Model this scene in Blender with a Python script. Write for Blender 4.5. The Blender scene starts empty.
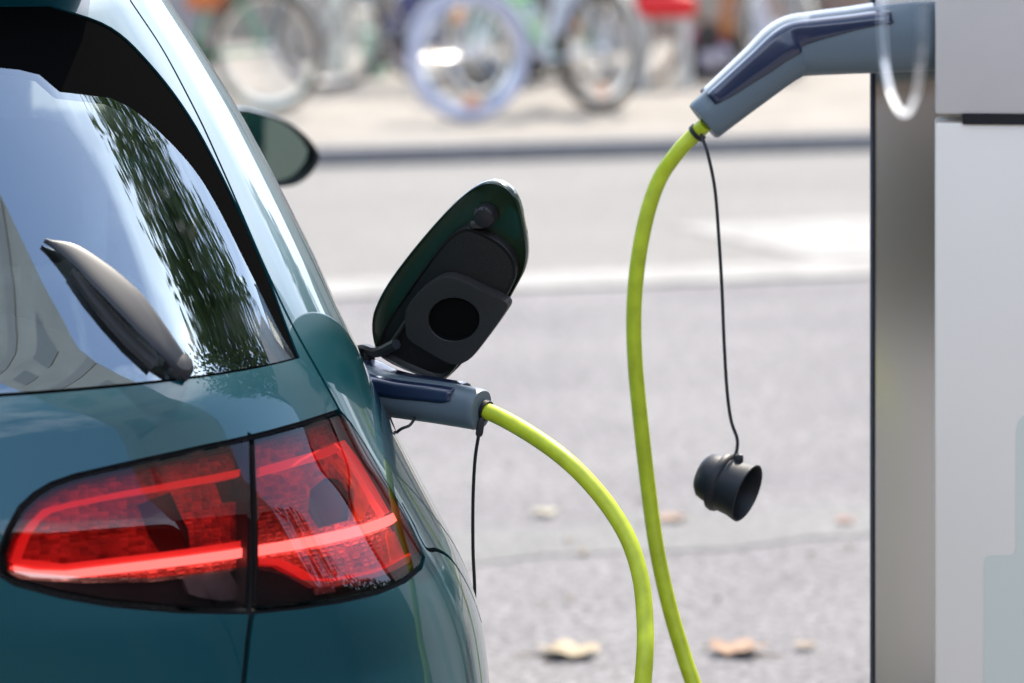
import bpy, bmesh, math, random
import numpy as np
from mathutils import Vector, Matrix
from mathutils.bvhtree import BVHTree
from mathutils.geometry import delaunay_2d_cdt, intersect_point_line
R = math.radians
random.seed(4)
SC = bpy.context.scene
COL = SC.collection

# ------------------------------------------------------------------ camera, sky, sun, exposure
FPX, CAMH, HORY = 4000.0, 1.5, -155.0
cam_d = bpy.data.cameras.new('camera'); cam = bpy.data.objects.new('camera', cam_d); COL.objects.link(cam)
cam.location = (0, 0, CAMH); cam.rotation_euler = (R(90), 0, 0)
cam_d.sensor_width = 36; cam_d.lens = FPX/1024*36
cam_d.shift_y = -(341.5-HORY)/1024
cam_d.clip_start = 0.05; cam_d.clip_end = 3000
cam_d.dof.use_dof = True; cam_d.dof.focus_distance = 4.27; cam_d.dof.aperture_fstop = 5.3
SC.camera = cam

SUN_EL, SUN_AZ = 52.0, 24.0          # azimuth clockwise from straight ahead (+Y)
world = bpy.data.worlds.new('World'); SC.world = world; world.use_nodes = True
nt = world.node_tree; nt.nodes.clear()
wo = nt.nodes.new('ShaderNodeOutputWorld'); bg = nt.nodes.new('ShaderNodeBackground')
sky = nt.nodes.new('ShaderNodeTexSky'); sky.sky_type = 'NISHITA'; sky.sun_disc = False
sky.sun_elevation = R(SUN_EL); sky.sun_rotation = R(SUN_AZ); sky.dust_density = 1.0; sky.air_density = 1.0; sky.ozone_density = 1.5
# thin bright clouds over the blue
tc = nt.nodes.new('ShaderNodeTexCoord'); mp = nt.nodes.new('ShaderNodeMapping'); mp.inputs['Scale'].default_value = (1.0, 1.0, 2.2)
nz = nt.nodes.new('ShaderNodeTexNoise'); nz.inputs['Scale'].default_value = 1.7; nz.inputs['Detail'].default_value = 7; nz.inputs['Roughness'].default_value = 0.55
rp = nt.nodes.new('ShaderNodeValToRGB'); rp.color_ramp.elements[0].position = 0.47; rp.color_ramp.elements[1].position = 0.78
mx = nt.nodes.new('ShaderNodeMixRGB'); mx.inputs['Color2'].default_value = (13, 13.6, 14.6, 1)
nt.links.new(tc.outputs['Generated'], mp.inputs['Vector']); nt.links.new(mp.outputs['Vector'], nz.inputs['Vector'])
nt.links.new(nz.outputs['Fac'], rp.inputs['Fac']); nt.links.new(rp.outputs['Color'], mx.inputs['Fac'])
nt.links.new(sky.outputs['Color'], mx.inputs['Color1']); nt.links.new(mx.outputs['Color'], bg.inputs['Color'])
bg.inputs['Strength'].default_value = 0.14
nt.links.new(bg.outputs['Background'], wo.inputs['Surface'])

sun_d = bpy.data.lights.new('sun', 'SUN'); sun = bpy.data.objects.new('sun', sun_d); COL.objects.link(sun)
sun_d.energy = 3.2; sun_d.angle = R(0.6); sun_d.color = (1.0, 0.91, 0.78)
sdir = Vector((math.sin(R(SUN_AZ))*math.cos(R(SUN_EL)), math.cos(R(SUN_AZ))*math.cos(R(SUN_EL)), math.sin(R(SUN_EL))))
sun.rotation_euler = sdir.to_track_quat('Z', 'Y').to_euler()
sun.location = (0, 0, 30)
vs = SC.view_settings; vs.view_transform = 'Standard'; vs.look = 'None'; vs.gamma = 1.0; vs.exposure = 1.24
vs.use_curve_mapping = False

# ------------------------------------------------------------------ helpers
def at(px, py, d):
    """a point d metres ahead of the camera, as measured from the photograph"""
    return Vector(((px-512)/FPX*d, d, CAMH-(py-HORY)/FPX*d))

def srgb(r, g, b):
    f = lambda c: (c/255/12.92) if c/255 <= 0.04045 else ((c/255+0.055)/1.055)**2.4
    return (f(r), f(g), f(b))

def glow(m, color, strength):
    b = m.node_tree.nodes['Principled BSDF']; b.inputs['Emission Color'].default_value = (*color, 1); b.inputs['Emission Strength'].default_value = strength; return m

def mat(name, color, rough=0.5, metal=0.0, coat=0.0, spec=0.5, noise=0.0, nscale=20.0, bump=0.0, bscale=200.0, coat_ior=1.5, coat_rough=0.03):
    m = bpy.data.materials.new(name); m.use_nodes = True
    n = m.node_tree.nodes; l = m.node_tree.links; b = n['Principled BSDF']
    b.inputs['Base Color'].default_value = (*color, 1); b.inputs['Roughness'].default_value = rough
    b.inputs['Metallic'].default_value = metal; b.inputs['Coat Weight'].default_value = coat
    b.inputs['Coat Roughness'].default_value = coat_rough; b.inputs['Coat IOR'].default_value = coat_ior
    b.inputs['Specular IOR Level'].default_value = spec
    if noise or bump:
        t = n.new('ShaderNodeTexCoord')
    if noise:
        x = n.new('ShaderNodeTexNoise'); x.inputs['Scale'].default_value = nscale; x.inputs['Detail'].default_value = 6
        r = n.new('ShaderNodeMapRange'); r.inputs['From Min'].default_value = 0.3; r.inputs['From Max'].default_value = 0.7
        r.inputs['To Min'].default_value = 1-noise; r.inputs['To Max'].default_value = 1+noise
        v = n.new('ShaderNodeVectorMath'); v.operation = 'SCALE'; v.inputs[0].default_value = color
        l.new(t.outputs['Object'], x.inputs['Vector']); l.new(x.outputs['Fac'], r.inputs['Value'])
        l.new(r.outputs['Result'], v.inputs['Scale']); l.new(v.outputs['Vector'], b.inputs['Base Color'])
    if bump:
        x2 = n.new('ShaderNodeTexNoise'); x2.inputs['Scale'].default_value = bscale; x2.inputs['Detail'].default_value = 4
        bp = n.new('ShaderNodeBump'); bp.inputs['Strength'].default_value = bump; bp.inputs['Distance'].default_value = 0.002
        l.new(t.outputs['Object'], x2.inputs['Vector']); l.new(x2.outputs['Fac'], bp.inputs['Height']); l.new(bp.outputs['Normal'], b.inputs['Normal'])
    return m

def glassy(name, tint, ior, f_lo=None, rough=0.0, gloss_col=(1, 1, 1), bump=0.0, bscale=30):
    """thin clear sheet: tinted see-through plus a mirror reflection by Fresnel"""
    m = bpy.data.materials.new(name); m.use_nodes = True
    n = m.node_tree.nodes; l = m.node_tree.links; n.clear()
    o = n.new('ShaderNodeOutputMaterial'); mxs = n.new('ShaderNodeMixShader'); t = n.new('ShaderNodeBsdfTransparent'); g = n.new('ShaderNodeBsdfGlossy')
    fr = n.new('ShaderNodeFresnel'); fr.inputs['IOR'].default_value = ior
    t.inputs['Color'].default_value = (*tint, 1); g.inputs['Roughness'].default_value = rough; g.inputs['Color'].default_value = (*gloss_col, 1)
    l.new(fr.outputs['Fac'], mxs.inputs['Fac']); l.new(t.outputs['BSDF'], mxs.inputs[1]); l.new(g.outputs['BSDF'], mxs.inputs[2]); l.new(mxs.outputs['Shader'], o.inputs['Surface'])
    if bump:
        tcn = n.new('ShaderNodeTexCoord'); x = n.new('ShaderNodeTexNoise'); x.inputs['Scale'].default_value = bscale; x.inputs['Detail'].default_value = 1
        bp = n.new('ShaderNodeBump'); bp.inputs['Strength'].default_value = bump; bp.inputs['Distance'].default_value = 0.002
        l.new(tcn.outputs['Object'], x.inputs['Vector']); l.new(x.outputs['Fac'], bp.inputs['Height']); l.new(bp.outputs['Normal'], g.inputs['Normal']); l.new(bp.outputs['Normal'], fr.inputs['Normal'])
    return m

def tag(o, label=None, cat=None, group=None, kind=None):
    if label: o['label'] = label
    if cat: o['category'] = cat
    if group: o['group'] = group
    if kind: o['kind'] = kind
    return o

def empty(name, loc=(0, 0, 0), rz=0.0, label=None, cat=None, group=None):
    o = bpy.data.objects.new(name, None); COL.objects.link(o); o.location = loc; o.rotation_euler = (0, 0, rz); o.empty_display_size = 0.1
    return tag(o, label, cat, group)

def link(name, me, m, parent=None, world_space=False):
    o = bpy.data.objects.new(name, me); COL.objects.link(o)
    if m is not None:
        for k in (m if isinstance(m, (list, tuple)) else [m]): me.materials.append(k)
    if parent is not None:
        o.parent = parent
        if world_space: o.matrix_parent_inverse = wmat(parent).inverted()
    return o

def wmat(o):
    m = Matrix.LocRotScale(o.location, o.rotation_euler, o.scale)
    if o.parent: m = wmat(o.parent) @ o.matrix_parent_inverse @ m
    return m

def obj(name, bm, m, parent=None, smooth=True, angle=40, world_space=False):
    me = bpy.data.meshes.new(name)
    bmesh.ops.recalc_face_normals(bm, faces=bm.faces[:])
    bm.to_mesh(me); bm.free()
    if smooth:
        me.polygons.foreach_set('use_smooth', [True]*len(me.polygons))
        try: me.set_sharp_from_angle(angle=R(angle))
        except Exception: pass
    return link(name, me, m, parent, world_space)

def copy_tree(o, parent=None):
    c = o.copy(); COL.objects.link(c)
    if parent is not None: c.parent = parent
    for ch in [x for x in bpy.data.objects if x.parent == o]: copy_tree(ch, c)
    return c

def add_box(bm, c, s, rot=None, bev=0.0, seg=2):
    r = bmesh.ops.create_cube(bm, size=1.0)
    vsx = r['verts']
    bmesh.ops.scale(bm, verts=vsx, vec=s)
    if bev:
        es = list({e for v in vsx for e in v.link_edges})
        rr = bmesh.ops.bevel(bm, geom=es, offset=bev, segments=seg, affect='EDGES', profile=0.5)
        vsx = list({v for f in rr['faces'] for v in f.verts} | {v for v in vsx if v.is_valid})
    M = Matrix.Translation(Vector(c)) @ (rot.to_4x4() if rot is not None else Matrix.Identity(4))
    bmesh.ops.transform(bm, matrix=M, verts=vsx)

def ring(bm, c, ax, ay, rx, ry, n, e=2.0, a0=0.0, a1=2*math.pi, closed=True):
    out = []
    k = n if closed else n+1
    for i in range(k):
        a = a0+(a1-a0)*i/n
        ca, sa = math.cos(a), math.sin(a)
        out.append(bm.verts.new(c + ax*(rx*math.copysign(abs(ca)**(2/e), ca)) + ay*(ry*math.copysign(abs(sa)**(2/e), sa))))
    return out

def skin(bm, rings, cap0=True, cap1=True, closed=True):
    for a, b in zip(rings, rings[1:]):
        n = len(a)
        for i in range(n if closed else n-1):
            j = (i+1) % n
            bm.faces.new((a[i], a[j], b[j], b[i]))
    if cap0: bm.faces.new(rings[0][::-1])
    if cap1: bm.faces.new(rings[-1])

def spline(pts, n):
    """Catmull-Rom through the points"""
    P = [Vector(p) for p in pts]; P = [P[0]*2-P[1]]+P+[P[-1]*2-P[-2]]
    out = []
    for i in range(1, len(P)-2):
        for k in range(n):
            t = k/n; p0, p1, p2, p3 = P[i-1:i+3]
            out.append(0.5*((2*p1)+(p2-p0)*t+(2*p0-5*p1+4*p2-p3)*t*t+(3*p1-p0-3*p2+p3)*t*t*t))
    out.append(P[-2]); return out

def tube(bm, pts, r, n=10, radii=None, cap=True):
    up = Vector((0.13, 0.2, 0.97)); rings = []
    tprev = None; ax = None
    for i, p in enumerate(pts):
        a = pts[max(0, i-1)]; b = pts[min(len(pts)-1, i+1)]
        t = (b-a).normalized()
        if ax is None:
            ax = t.cross(up)
            if ax.length < 0.05: ax = t.cross(Vector((1, 0, 0)))
        ax = (ax - t*ax.dot(t)).normalized(); ay = t.cross(ax)
        rr = radii[i] if radii else r
        rings.append(ring(bm, p, ax, ay, rr, rr, n))
    skin(bm, rings, cap, cap)

def lathe(bm, prof, M, n=24, cap0=True, cap1=True):
    """profile of (r, h) turned about the local z of matrix M"""
    rings = []
    for r_, h in prof:
        rings.append([bm.verts.new(M @ Vector((r_*math.cos(2*math.pi*i/n), r_*math.sin(2*math.pi*i/n), h))) for i in range(n)])
    skin(bm, rings, cap0, cap1)

def frame(origin, z, x=None):
    z = z.normalized(); x = x if x is not None else Vector((0, 0, 1))
    y = z.cross(x).normalized(); x = y.cross(z).normalized()
    return Matrix(((x.x, y.x, z.x, origin.x), (x.y, y.y, z.y, origin.y), (x.z, y.z, z.z, origin.z), (0, 0, 0, 1)))

def plate(bm, pts, nrm, thick, bev=0.0, seg=2):
    """closed outline, given thickness along -nrm, rounded rim"""
    vsx = [bm.verts.new(p) for p in pts]
    f = bm.faces.new(vsx)
    r = bmesh.ops.extrude_face_region(bm, geom=[f])
    nv = [g for g in r['geom'] if isinstance(g, bmesh.types.BMVert)]
    bmesh.ops.translate(bm, verts=nv, vec=-nrm*thick)
    if bev:
        allv = set(vsx) | set(nv)
        es = [e for e in bm.edges if e.verts[0] in allv and e.verts[1] in allv and ((e.verts[0] in nv) == (e.verts[1] in nv))]
        bmesh.ops.bevel(bm, geom=es, offset=bev, segments=seg, affect='EDGES', profile=0.5, clamp_overlap=True)

def smooth_loop(pts, n=5):
    P = [Vector(p) for p in pts]; k = len(P); out = []
    for i in range(k):
        p0, p1, p2, p3 = P[i-1], P[i], P[(i+1) % k], P[(i+2) % k]
        for q in range(n):
            t = q/n
            out.append(0.5*((2*p1)+(p2-p0)*t+(2*p0-5*p1+4*p2-p3)*t*t+(3*p1-p0-3*p2+p3)*t*t*t))
    return out

# ------------------------------------------------------------------ materials
M_paint = mat('teal metallic paint', (0.0015, 0.068, 0.084), 0.32, 0.3, coat=1.0, coat_ior=1.65, coat_rough=0.012)
M_gap = mat('dark gap', (0.006, 0.006, 0.007), 0.8)
M_black = mat('black plastic', (0.010, 0.010, 0.012), 0.42, bump=0.15, bscale=900)
M_frit = mat('matt black window border', (0.004, 0.004, 0.004), 0.9, spec=0.0)
M_seal = mat('black rubber', (0.008, 0.008, 0.009), 0.6)
M_glass = glassy('tinted rear glass', (0.80, 0.84, 0.84), 3.9, bump=0.02, bscale=3.0, gloss_col=(.80, .93, 1))
M_sideglass = glassy('side glass', (0.55, 0.62, 0.6), 1.7)
M_lens = glassy('red lamp lens', (1.0, 0.13, 0.12), 1.55, bump=0.03, bscale=25)
M_smoke = glassy('smoked lamp lens', (0.34, 0.25, 0.26), 1.6, bump=0.03, bscale=25)
M_white_bar = glow(mat('lit light guide', (0.95, 0.93, 0.93), 0.5), (1, .88, .86), 1.0)
M_red_bar = glow(mat('lit red light guide', (0.97, 0.45, 0.42), 0.4), (1, .08, .09), 0.10)
def facets(name, color, scale):
    m = mat(name, color, 0.30, 0.25); n = m.node_tree.nodes; l = m.node_tree.links; b = n['Principled BSDF']
    t = n.new('ShaderNodeTexCoord'); mp_ = n.new('ShaderNodeMapping'); mp_.inputs['Scale'].default_value = (1.0, 1.0, 2.2)
    v = n.new('ShaderNodeTexVoronoi'); v.distance = 'CHEBYCHEV'; v.inputs['Scale'].default_value = scale; v.inputs['Randomness'].default_value = .25
    w = n.new('ShaderNodeTexNoise'); w.inputs['Scale'].default_value = 17; sep = n.new('ShaderNodeSeparateColor')
    r = n.new('ShaderNodeMapRange'); r.inputs['To Min'].default_value = .55; r.inputs['To Max'].default_value = 1.25
    r2 = n.new('ShaderNodeMapRange'); r2.inputs['From Min'].default_value = .35; r2.inputs['From Max'].default_value = .65; r2.inputs['To Min'].default_value = .55; r2.inputs['To Max'].default_value = 1.3
    mu = n.new('ShaderNodeMath'); mu.operation = 'MULTIPLY'; sc_ = n.new('ShaderNodeVectorMath'); sc_.operation = 'SCALE'; sc_.inputs[0].default_value = color
    l.new(t.outputs['Object'], mp_.inputs['Vector']); l.new(mp_.outputs['Vector'], v.inputs['Vector']); l.new(t.outputs['Object'], w.inputs['Vector'])
    l.new(v.outputs['Color'], sep.inputs['Color']); l.new(sep.outputs['Red'], r.inputs['Value']); l.new(w.outputs['Fac'], r2.inputs['Value'])
    l.new(r.outputs['Result'], mu.inputs[0]); l.new(r2.outputs['Result'], mu.inputs[1]); l.new(mu.outputs['Value'], sc_.inputs['Scale']); l.new(sc_.outputs['Vector'], b.inputs['Base Color'])
    bp = n.new('ShaderNodeBump'); bp.inputs['Strength'].default_value = .8; bp.inputs['Distance'].default_value = .003; l.new(v.outputs['Distance'], bp.inputs['Height']); l.new(bp.outputs['Normal'], b.inputs['Normal'])
    return m
M_refl = facets('facetted lamp reflector', (0.52, 0.27, 0.22), 105)
M_dark_cell = mat('dark lamp housing', (0.045, 0.035, 0.035), 0.4)
M_orange = mat('amber reflector', (0.85, 0.42, 0.06), 0.35, noise=0.2, nscale=70)
M_silver = mat('silvered reflector', (0.75, 0.75, 0.74), 0.25, 0.8, noise=0.25, nscale=50)
M_greyplug = mat('blue grey plug plastic', (0.115, 0.150, 0.175), 0.40, bump=0.08, bscale=1200)
M_navy = mat('navy plug cover', (0.012, 0.022, 0.060), 0.28, coat=.8, coat_rough=.10)
M_lime = mat('lime cable jacket', (0.50, 0.58, 0.020), 0.42, noise=0.16, nscale=45)
M_tether = mat('black tether', (0.012, 0.012, 0.014), 0.5)

# ------------------------------------------------------------------ setting: ground, road, kerb, pavement
def terrain_mat(name, c1, c2, sc1, sc2, speck=0.25, rough=0.9, bump=0.5):
    m = bpy.data.materials.new(name); m.use_nodes = True
    n = m.node_tree.nodes; l = m.node_tree.links; b = n['Principled BSDF']; b.inputs['Roughness'].default_value = rough
    b.inputs['Specular IOR Level'].default_value = 0.25
    t = n.new('ShaderNodeTexCoord')
    a = n.new('ShaderNodeTexNoise'); a.inputs['Scale'].default_value = sc1; a.inputs['Detail'].default_value = 5
    s = n.new('ShaderNodeTexVoronoi'); s.inputs['Scale'].default_value = sc2
    s2 = n.new('ShaderNodeTexNoise'); s2.inputs['Scale'].default_value = sc2*0.4; s2.inputs['Detail'].default_value = 3
    mixc = n.new('ShaderNodeMixRGB'); mixc.inputs['Color1'].default_value = (*c1, 1); mixc.inputs['Color2'].default_value = (*c2, 1)
    r = n.new('ShaderNodeMapRange'); r.inputs['From Min'].default_value = 0.3; r.inputs['From Max'].default_value = 0.7
    l.new(t.outputs['Object'], a.inputs['Vector']); l.new(t.outputs['Object'], s.inputs['Vector']); l.new(t.outputs['Object'], s2.inputs['Vector'])
    l.new(a.outputs['Fac'], r.inputs['Value']); l.new(r.outputs['Result'], mixc.inputs['Fac'])
    g = n.new('ShaderNodeMapRange'); g.inputs['To Min'].default_value = 1-speck; g.inputs['To Max'].default_value = 1+speck
    sep = n.new('ShaderNodeSeparateColor'); l.new(s.outputs['Color'], sep.inputs['Color']); l.new(sep.outputs['Red'], g.inputs['Value'])
    h = n.new('ShaderNodeMapRange'); h.inputs['From Min'].default_value = 0.35; h.inputs['From Max'].default_value = 0.65; h.inputs['To Min'].default_value = 1-speck*0.6; h.inputs['To Max'].default_value = 1+speck*0.6
    l.new(s2.outputs['Fac'], h.inputs['Value'])
    mm = n.new('ShaderNodeMath'); mm.operation = 'MULTIPLY'; l.new(g.outputs['Result'], mm.inputs[0]); l.new(h.outputs['Result'], mm.inputs[1])
    v = n.new('ShaderNodeVectorMath'); v.operation = 'SCALE'; l.new(mixc.outputs['Color'], v.inputs[0]); l.new(mm.outputs['Value'], v.inputs['Scale'])
    l.new(v.outputs['Vector'], b.inputs['Base Color'])
    bp = n.new('ShaderNodeBump'); bp.inputs['Strength'].default_value = bump; bp.inputs['Distance'].default_value = 0.004
    l.new(s.outputs['Distance'], bp.inputs['Height']); l.new(bp.outputs['Normal'], b.inputs['Normal'])
    return m

STREET = R(20.3)                       # the road runs at this angle to the picture plane
def street(a, b, z=0.0):
    """a along the road to the right, b across it from the camera's foot"""
    return Vector((a*math.cos(STREET)-b*math.sin(STREET), a*math.sin(STREET)+b*math.cos(STREET), z))
def b_of(px, py): 
    p = at(px, py, 6000.0/(py-HORY)); return -p.x*math.sin(STREET)+p.y*math.cos(STREET)

def sheet(name, quads, m, z, kind='structure', sub=1):
    bm = bmesh.new()
    for q in quads:
        bm.faces.new([bm.verts.new((p.x, p.y, z)) for p in q])
    o = obj(name, bm, m, smooth=False); tag(o, kind=kind); return o

M_asphalt = terrain_mat('worn asphalt', (0.158, 0.151, 0.155), (0.200, 0.192, 0.192), 1.3, 110, 0.42)
M_asphalt_far = terrain_mat('bleached asphalt', (0.185, 0.178, 0.167), (0.215, 0.207, 0.193), 0.7, 60, 0.15)
M_pave = terrain_mat('pale paving', (0.245, 0.222, 0.190), (0.295, 0.270, 0.235), 1.5, 12, 0.10)
M_kerb = mat('kerb stone', (0.20, 0.20, 0.21), 0.85, noise=0.15)
M_mark = mat('worn white road paint', (0.25, 0.243, 0.228), 0.8, noise=0.3, nscale=6)
M_stain = terrain_mat('pale worn strip', (0.172, 0.170, 0.166), (0.200, 0.197, 0.190), 3.0, 130, 0.25)

g = 900
sheet('ground', [[Vector((-g, -g, 0)), Vector((g, -g, 0)), Vector((g, g, 0)), Vector((-g, g, 0))]], M_asphalt, 0.0)
bK = b_of(512, 162)                    # foot of the kerb
bL = b_of(512, 283)                    # middle of the lane line
sheet('road', [[street(-60, bL, 0), street(60, bL, 0), street(60, bK, 0), street(-60, bK, 0)]], M_asphalt_far, 0.004)
sheet('lane_line', [[street(-60, bL-0.24), street(60, bL-0.24), street(60, bL+0.24), street(-60, bL+0.24)]], M_mark, 0.008)
# broad pale block, lighter than the road, and the pale gutter band by the kerb
b1, b2 = b_of(790, 262), b_of(790, 222)
a1 = at(728, 240, 6000/395).dot(Vector((math.cos(STREET), math.sin(STREET), 0)))
sheet('pale_block', [[street(a1, b1), street(a1+0.95, b1), street(a1+0.95, b2), street(a1, b2)]], M_mark, 0.008)
b3, b4 = b_of(400, 206), b_of(400, 172)
sheet('gutter_line', [[street(-30, b3), street(2.0, b3), street(2.0, b4), street(-30, b4)]], M_mark, 0.008)
# pale worn strip across the nearer asphalt
b5, b6 = b_of(600, 556), b_of(600, 520)
rr = random.Random(2); up_, dn_ = [], []
for i in range(61):
    a = -6+12*i/60
    up_.append(street(a, b6+rr.uniform(-0.09, 0.09))); dn_.append(street(a, b5+rr.uniform(-0.05, 0.05)))
sheet('worn_strip', [[dn_[i], dn_[i+1], up_[i+1], up_[i]] for i in range(60)], M_stain, 0.0025)

bm = bmesh.new(); KH = 0.085
q = [street(-60, bK), street(60, bK), street(60, bK+0.18), street(-60, bK+0.18)]
base = [bm.verts.new((p.x, p.y, -0.02)) for p in q]; top = [bm.verts.new((p.x, p.y, KH)) for p in q]
bm.faces.new(top)
for i in range(4): bm.faces.new((base[i], base[(i+1) % 4], top[(i+1) % 4], top[i]))
tag(obj('kerb', bm, M_kerb, smooth=False), kind='structure')
bm = bmesh.new()
q = [street(-60, bK+0.185), street(60, bK+0.185), street(60, bK+40), street(-60, bK+40)]
bm.faces.new([bm.verts.new((p.x, p.y, KH+0.004)) for p in q])
tag(obj('pavement', bm, M_pave, smooth=False), kind='structure')
PZ = KH+0.004

# ------------------------------------------------------------------ the car: one smooth body surface, cut into its panels
PSI = R(10.8)
CAR = empty('parked_car', (-0.796, 3.61, 0), PSI,
            'dark teal hatchback with its charging flap open and a plug in its side', 'car')
CMAT = Matrix.Translation((-0.796, 3.61, 0)) @ Matrix.Rotation(PSI, 4, 'Z')
CINV = CMAT.inverted()

def table(keys, sig):
    k = np.array(keys, float); vv = np.arange(0.0, 2.0001, 0.002)
    y = np.interp(vv, k[:, 0], k[:, 1])
    n = int(sig*4/0.002); ker = np.exp(-0.5*(np.arange(-n, n+1)*0.002/sig)**2); ker /= ker.sum()
    return vv, np.convolve(np.pad(y, n, mode='edge'), ker, mode='valid')
T_W = table([(0, .80), (.2, .83), (.40, .872), (.60, .882), (.64, .884), (.68, .879), (.72, .867), (.76, .850), (.80, .828), (.83, .812), (.87, .791), (.90, .777),
             (.93, .765), (.97, .750), (1.0, .736), (1.05, .717), (1.10, .695), (1.15, .672), (1.20, .648), (1.24, .626), (1.28, .603), (1.32, .578),
             (1.36, .555), (1.40, .525), (1.80, .004), (2, .004)], .012)
T_R = table([(0, .10), (.2, .05), (.35, .004), (.55, .0), (.60, .016), (.64, .045), (.68, .058), (.75, .062), (.86, .075), (.95, .104), (.98, .124), (1.0, .140),
             (1.335, .430), (1.40, .56), (1.80, 1.34), (2, 1.34)], .010)
T_F = table([(0, 4.1), (.3, 4.24), (.6, 4.22), (.72, 4.12), (.80, 3.95), (.90, 3.55), (.97, 3.1), (1.33, 2.35), (1.40, 2.1), (1.80, 1.36), (2, 1.36)], .012)
T_Z = table([(0, 0), (1.40, 1.40), (1.45, 1.425), (1.52, 1.443), (1.62, 1.455), (1.80, 1.463), (2, 1.463)], .012)
T_L = table([(0, .56), (.97, .56), (1.35, .50), (1.40, .47), (1.80, .005), (2, .005)], .015)
T_N = table([(0, 2.5), (.97, 2.5), (1.35, 2.6), (2, 2.6)], .015)
def tv(T, v): return np.interp(v, T[0], T[1])

def surf(U, v):
    """body surface, right half: U runs round from the middle of the tail (0) past the flank (1.2-3.6) to the nose (4.8); v is height"""
    U = np.asarray(U, float); v = np.asarray(v, float)
    W, Rr, Ff, z, L, n = tv(T_W, v), tv(T_R, v), tv(T_F, v), tv(T_Z, v), tv(T_L, v), tv(T_N, v)
    Lf = np.minimum(0.75, np.maximum(0.005, (Ff-Rr)*0.28))
    p = np.clip(U/1.2, -1, 1)*np.pi/2
    rho = (np.abs(np.sin(p))**n+np.abs(np.cos(p))**n)**(-1/n)
    x1 = W*np.sin(p)*rho; y1 = Rr+L*(1-np.cos(p)*rho)
    s = np.clip((U-1.2)/2.4, 0, 1); y2 = (Rr+L)+(Ff-Lf-Rr-L)*s
    p3 = np.clip((U-3.6)/1.2, 0, 1)*np.pi/2
    rho3 = (np.abs(np.sin(p3))**n+np.abs(np.cos(p3))**n)**(-1/n)
    x3 = W*np.cos(p3)*rho3; y3 = Ff-Lf+Lf*np.sin(p3)*rho3
    x = np.where(U <= 1.2, x1, np.where(U <= 3.6, W+0.012*np.sin(np.pi*s)**2, x3)); y = np.where(U <= 1.2, y1, np.where(U <= 3.6, y2, y3))
    return np.stack([x, y, z], -1)

def surf_n(U, v):
    e = 1e-3
    a = surf(np.asarray(U)+e, v)-surf(np.asarray(U)-e, v); b = surf(U, np.asarray(v)+e)-surf(U, np.asarray(v)-e)
    nn = np.cross(a, b); return nn/np.maximum(1e-12, np.linalg.norm(nn, axis=-1, keepdims=True))

class Caster:
    """maps a pixel of the photograph to (U, v) on the body surface pushed in by a depth"""
    def __init__(self, depth):
        us = np.linspace(-0.12, 1.3, 240); vv = np.linspace(0.45, 1.395, 200)
        UU, VV = np.meshgrid(us, vv); P = surf(UU, VV)-depth*surf_n(UU, VV)
        self.UV = np.stack([UU.ravel(), VV.ravel()], -1); P = P.reshape(-1, 3)
        self.V = [CMAT @ Vector(p) for p in P]
        nu = len(us); self.F = []
        for i in range(len(vv)-1):
            for j in range(nu-1):
                a = i*nu+j; self.F += [(a, a+1, a+nu+1), (a, a+nu+1, a+nu)]
        self.t = BVHTree.FromPolygons(self.V, self.F)
    def __call__(self, px, py):
        o = Vector((0, 0, CAMH)); d = (at(px, py, 1.0)-o).normalized()
        h, nn, i, _ = self.t.ray_cast(o, d)
        if h is None:
            # outside the silhouette: nearest point of the surface to the ray
            best = None
            for k in np.arange(3.7, 4.8, 0.02):
                hh, n2, i2, dd = self.t.find_nearest(o+d*k)
                if best is None or dd < best[0]: best = (dd, hh, i2)
            h, i = best[1], best[2]
        a, b, c = (self.V[k] for k in self.F[i]); ua, ub, uc = (self.UV[k] for k in self.F[i])
        from mathutils.geometry import barycentric_transform
        q = barycentric_transform(h, a, b, c, Vector((*ua, 0)), Vector((*ub, 0)), Vector((*uc, 0)))
        return (q.x, q.y)
CAST = {}
def cast(pts, depth=0.0):
    """pixel points, or ('p', U, v) given on the surface itself"""
    if depth not in CAST: CAST[depth] = Caster(depth)
    return [(q[1], q[2]) if q[0] == 'p' else CAST[depth](*q) for q in pts]

def strip(line, w):
    """a closed band of width w along a line in (U, v)"""
    L = [Vector(p) for p in line]; a, b = [], []
    for i, p in enumerate(L):
        t = (L[min(i+1, len(L)-1)]-L[max(i-1, 0)]); t = t.normalized() if t.length else Vector((1, 0)); n_ = Vector((-t.y, t.x))*w/2
        a.append(tuple(p+n_)); b.append(tuple(p-n_))
    return a+b[::-1]

def curve2(pts, n=6):
    return [(p.x, p.y) for p in spline([Vector((*p, 0)) for p in pts], n)]

def inside(poly, x, y):
    P = np.array(poly); c = np.zeros(x.shape, bool); j = len(P)-1
    for i in range(len(P)):
        xi, yi = P[i]; xj, yj = P[j]
        if yi != yj:
            c ^= ((yi > y) != (yj > y)) & (x < (xj-xi)*(y-yi)/(yj-yi)+xi)
        j = i
    return c

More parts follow.
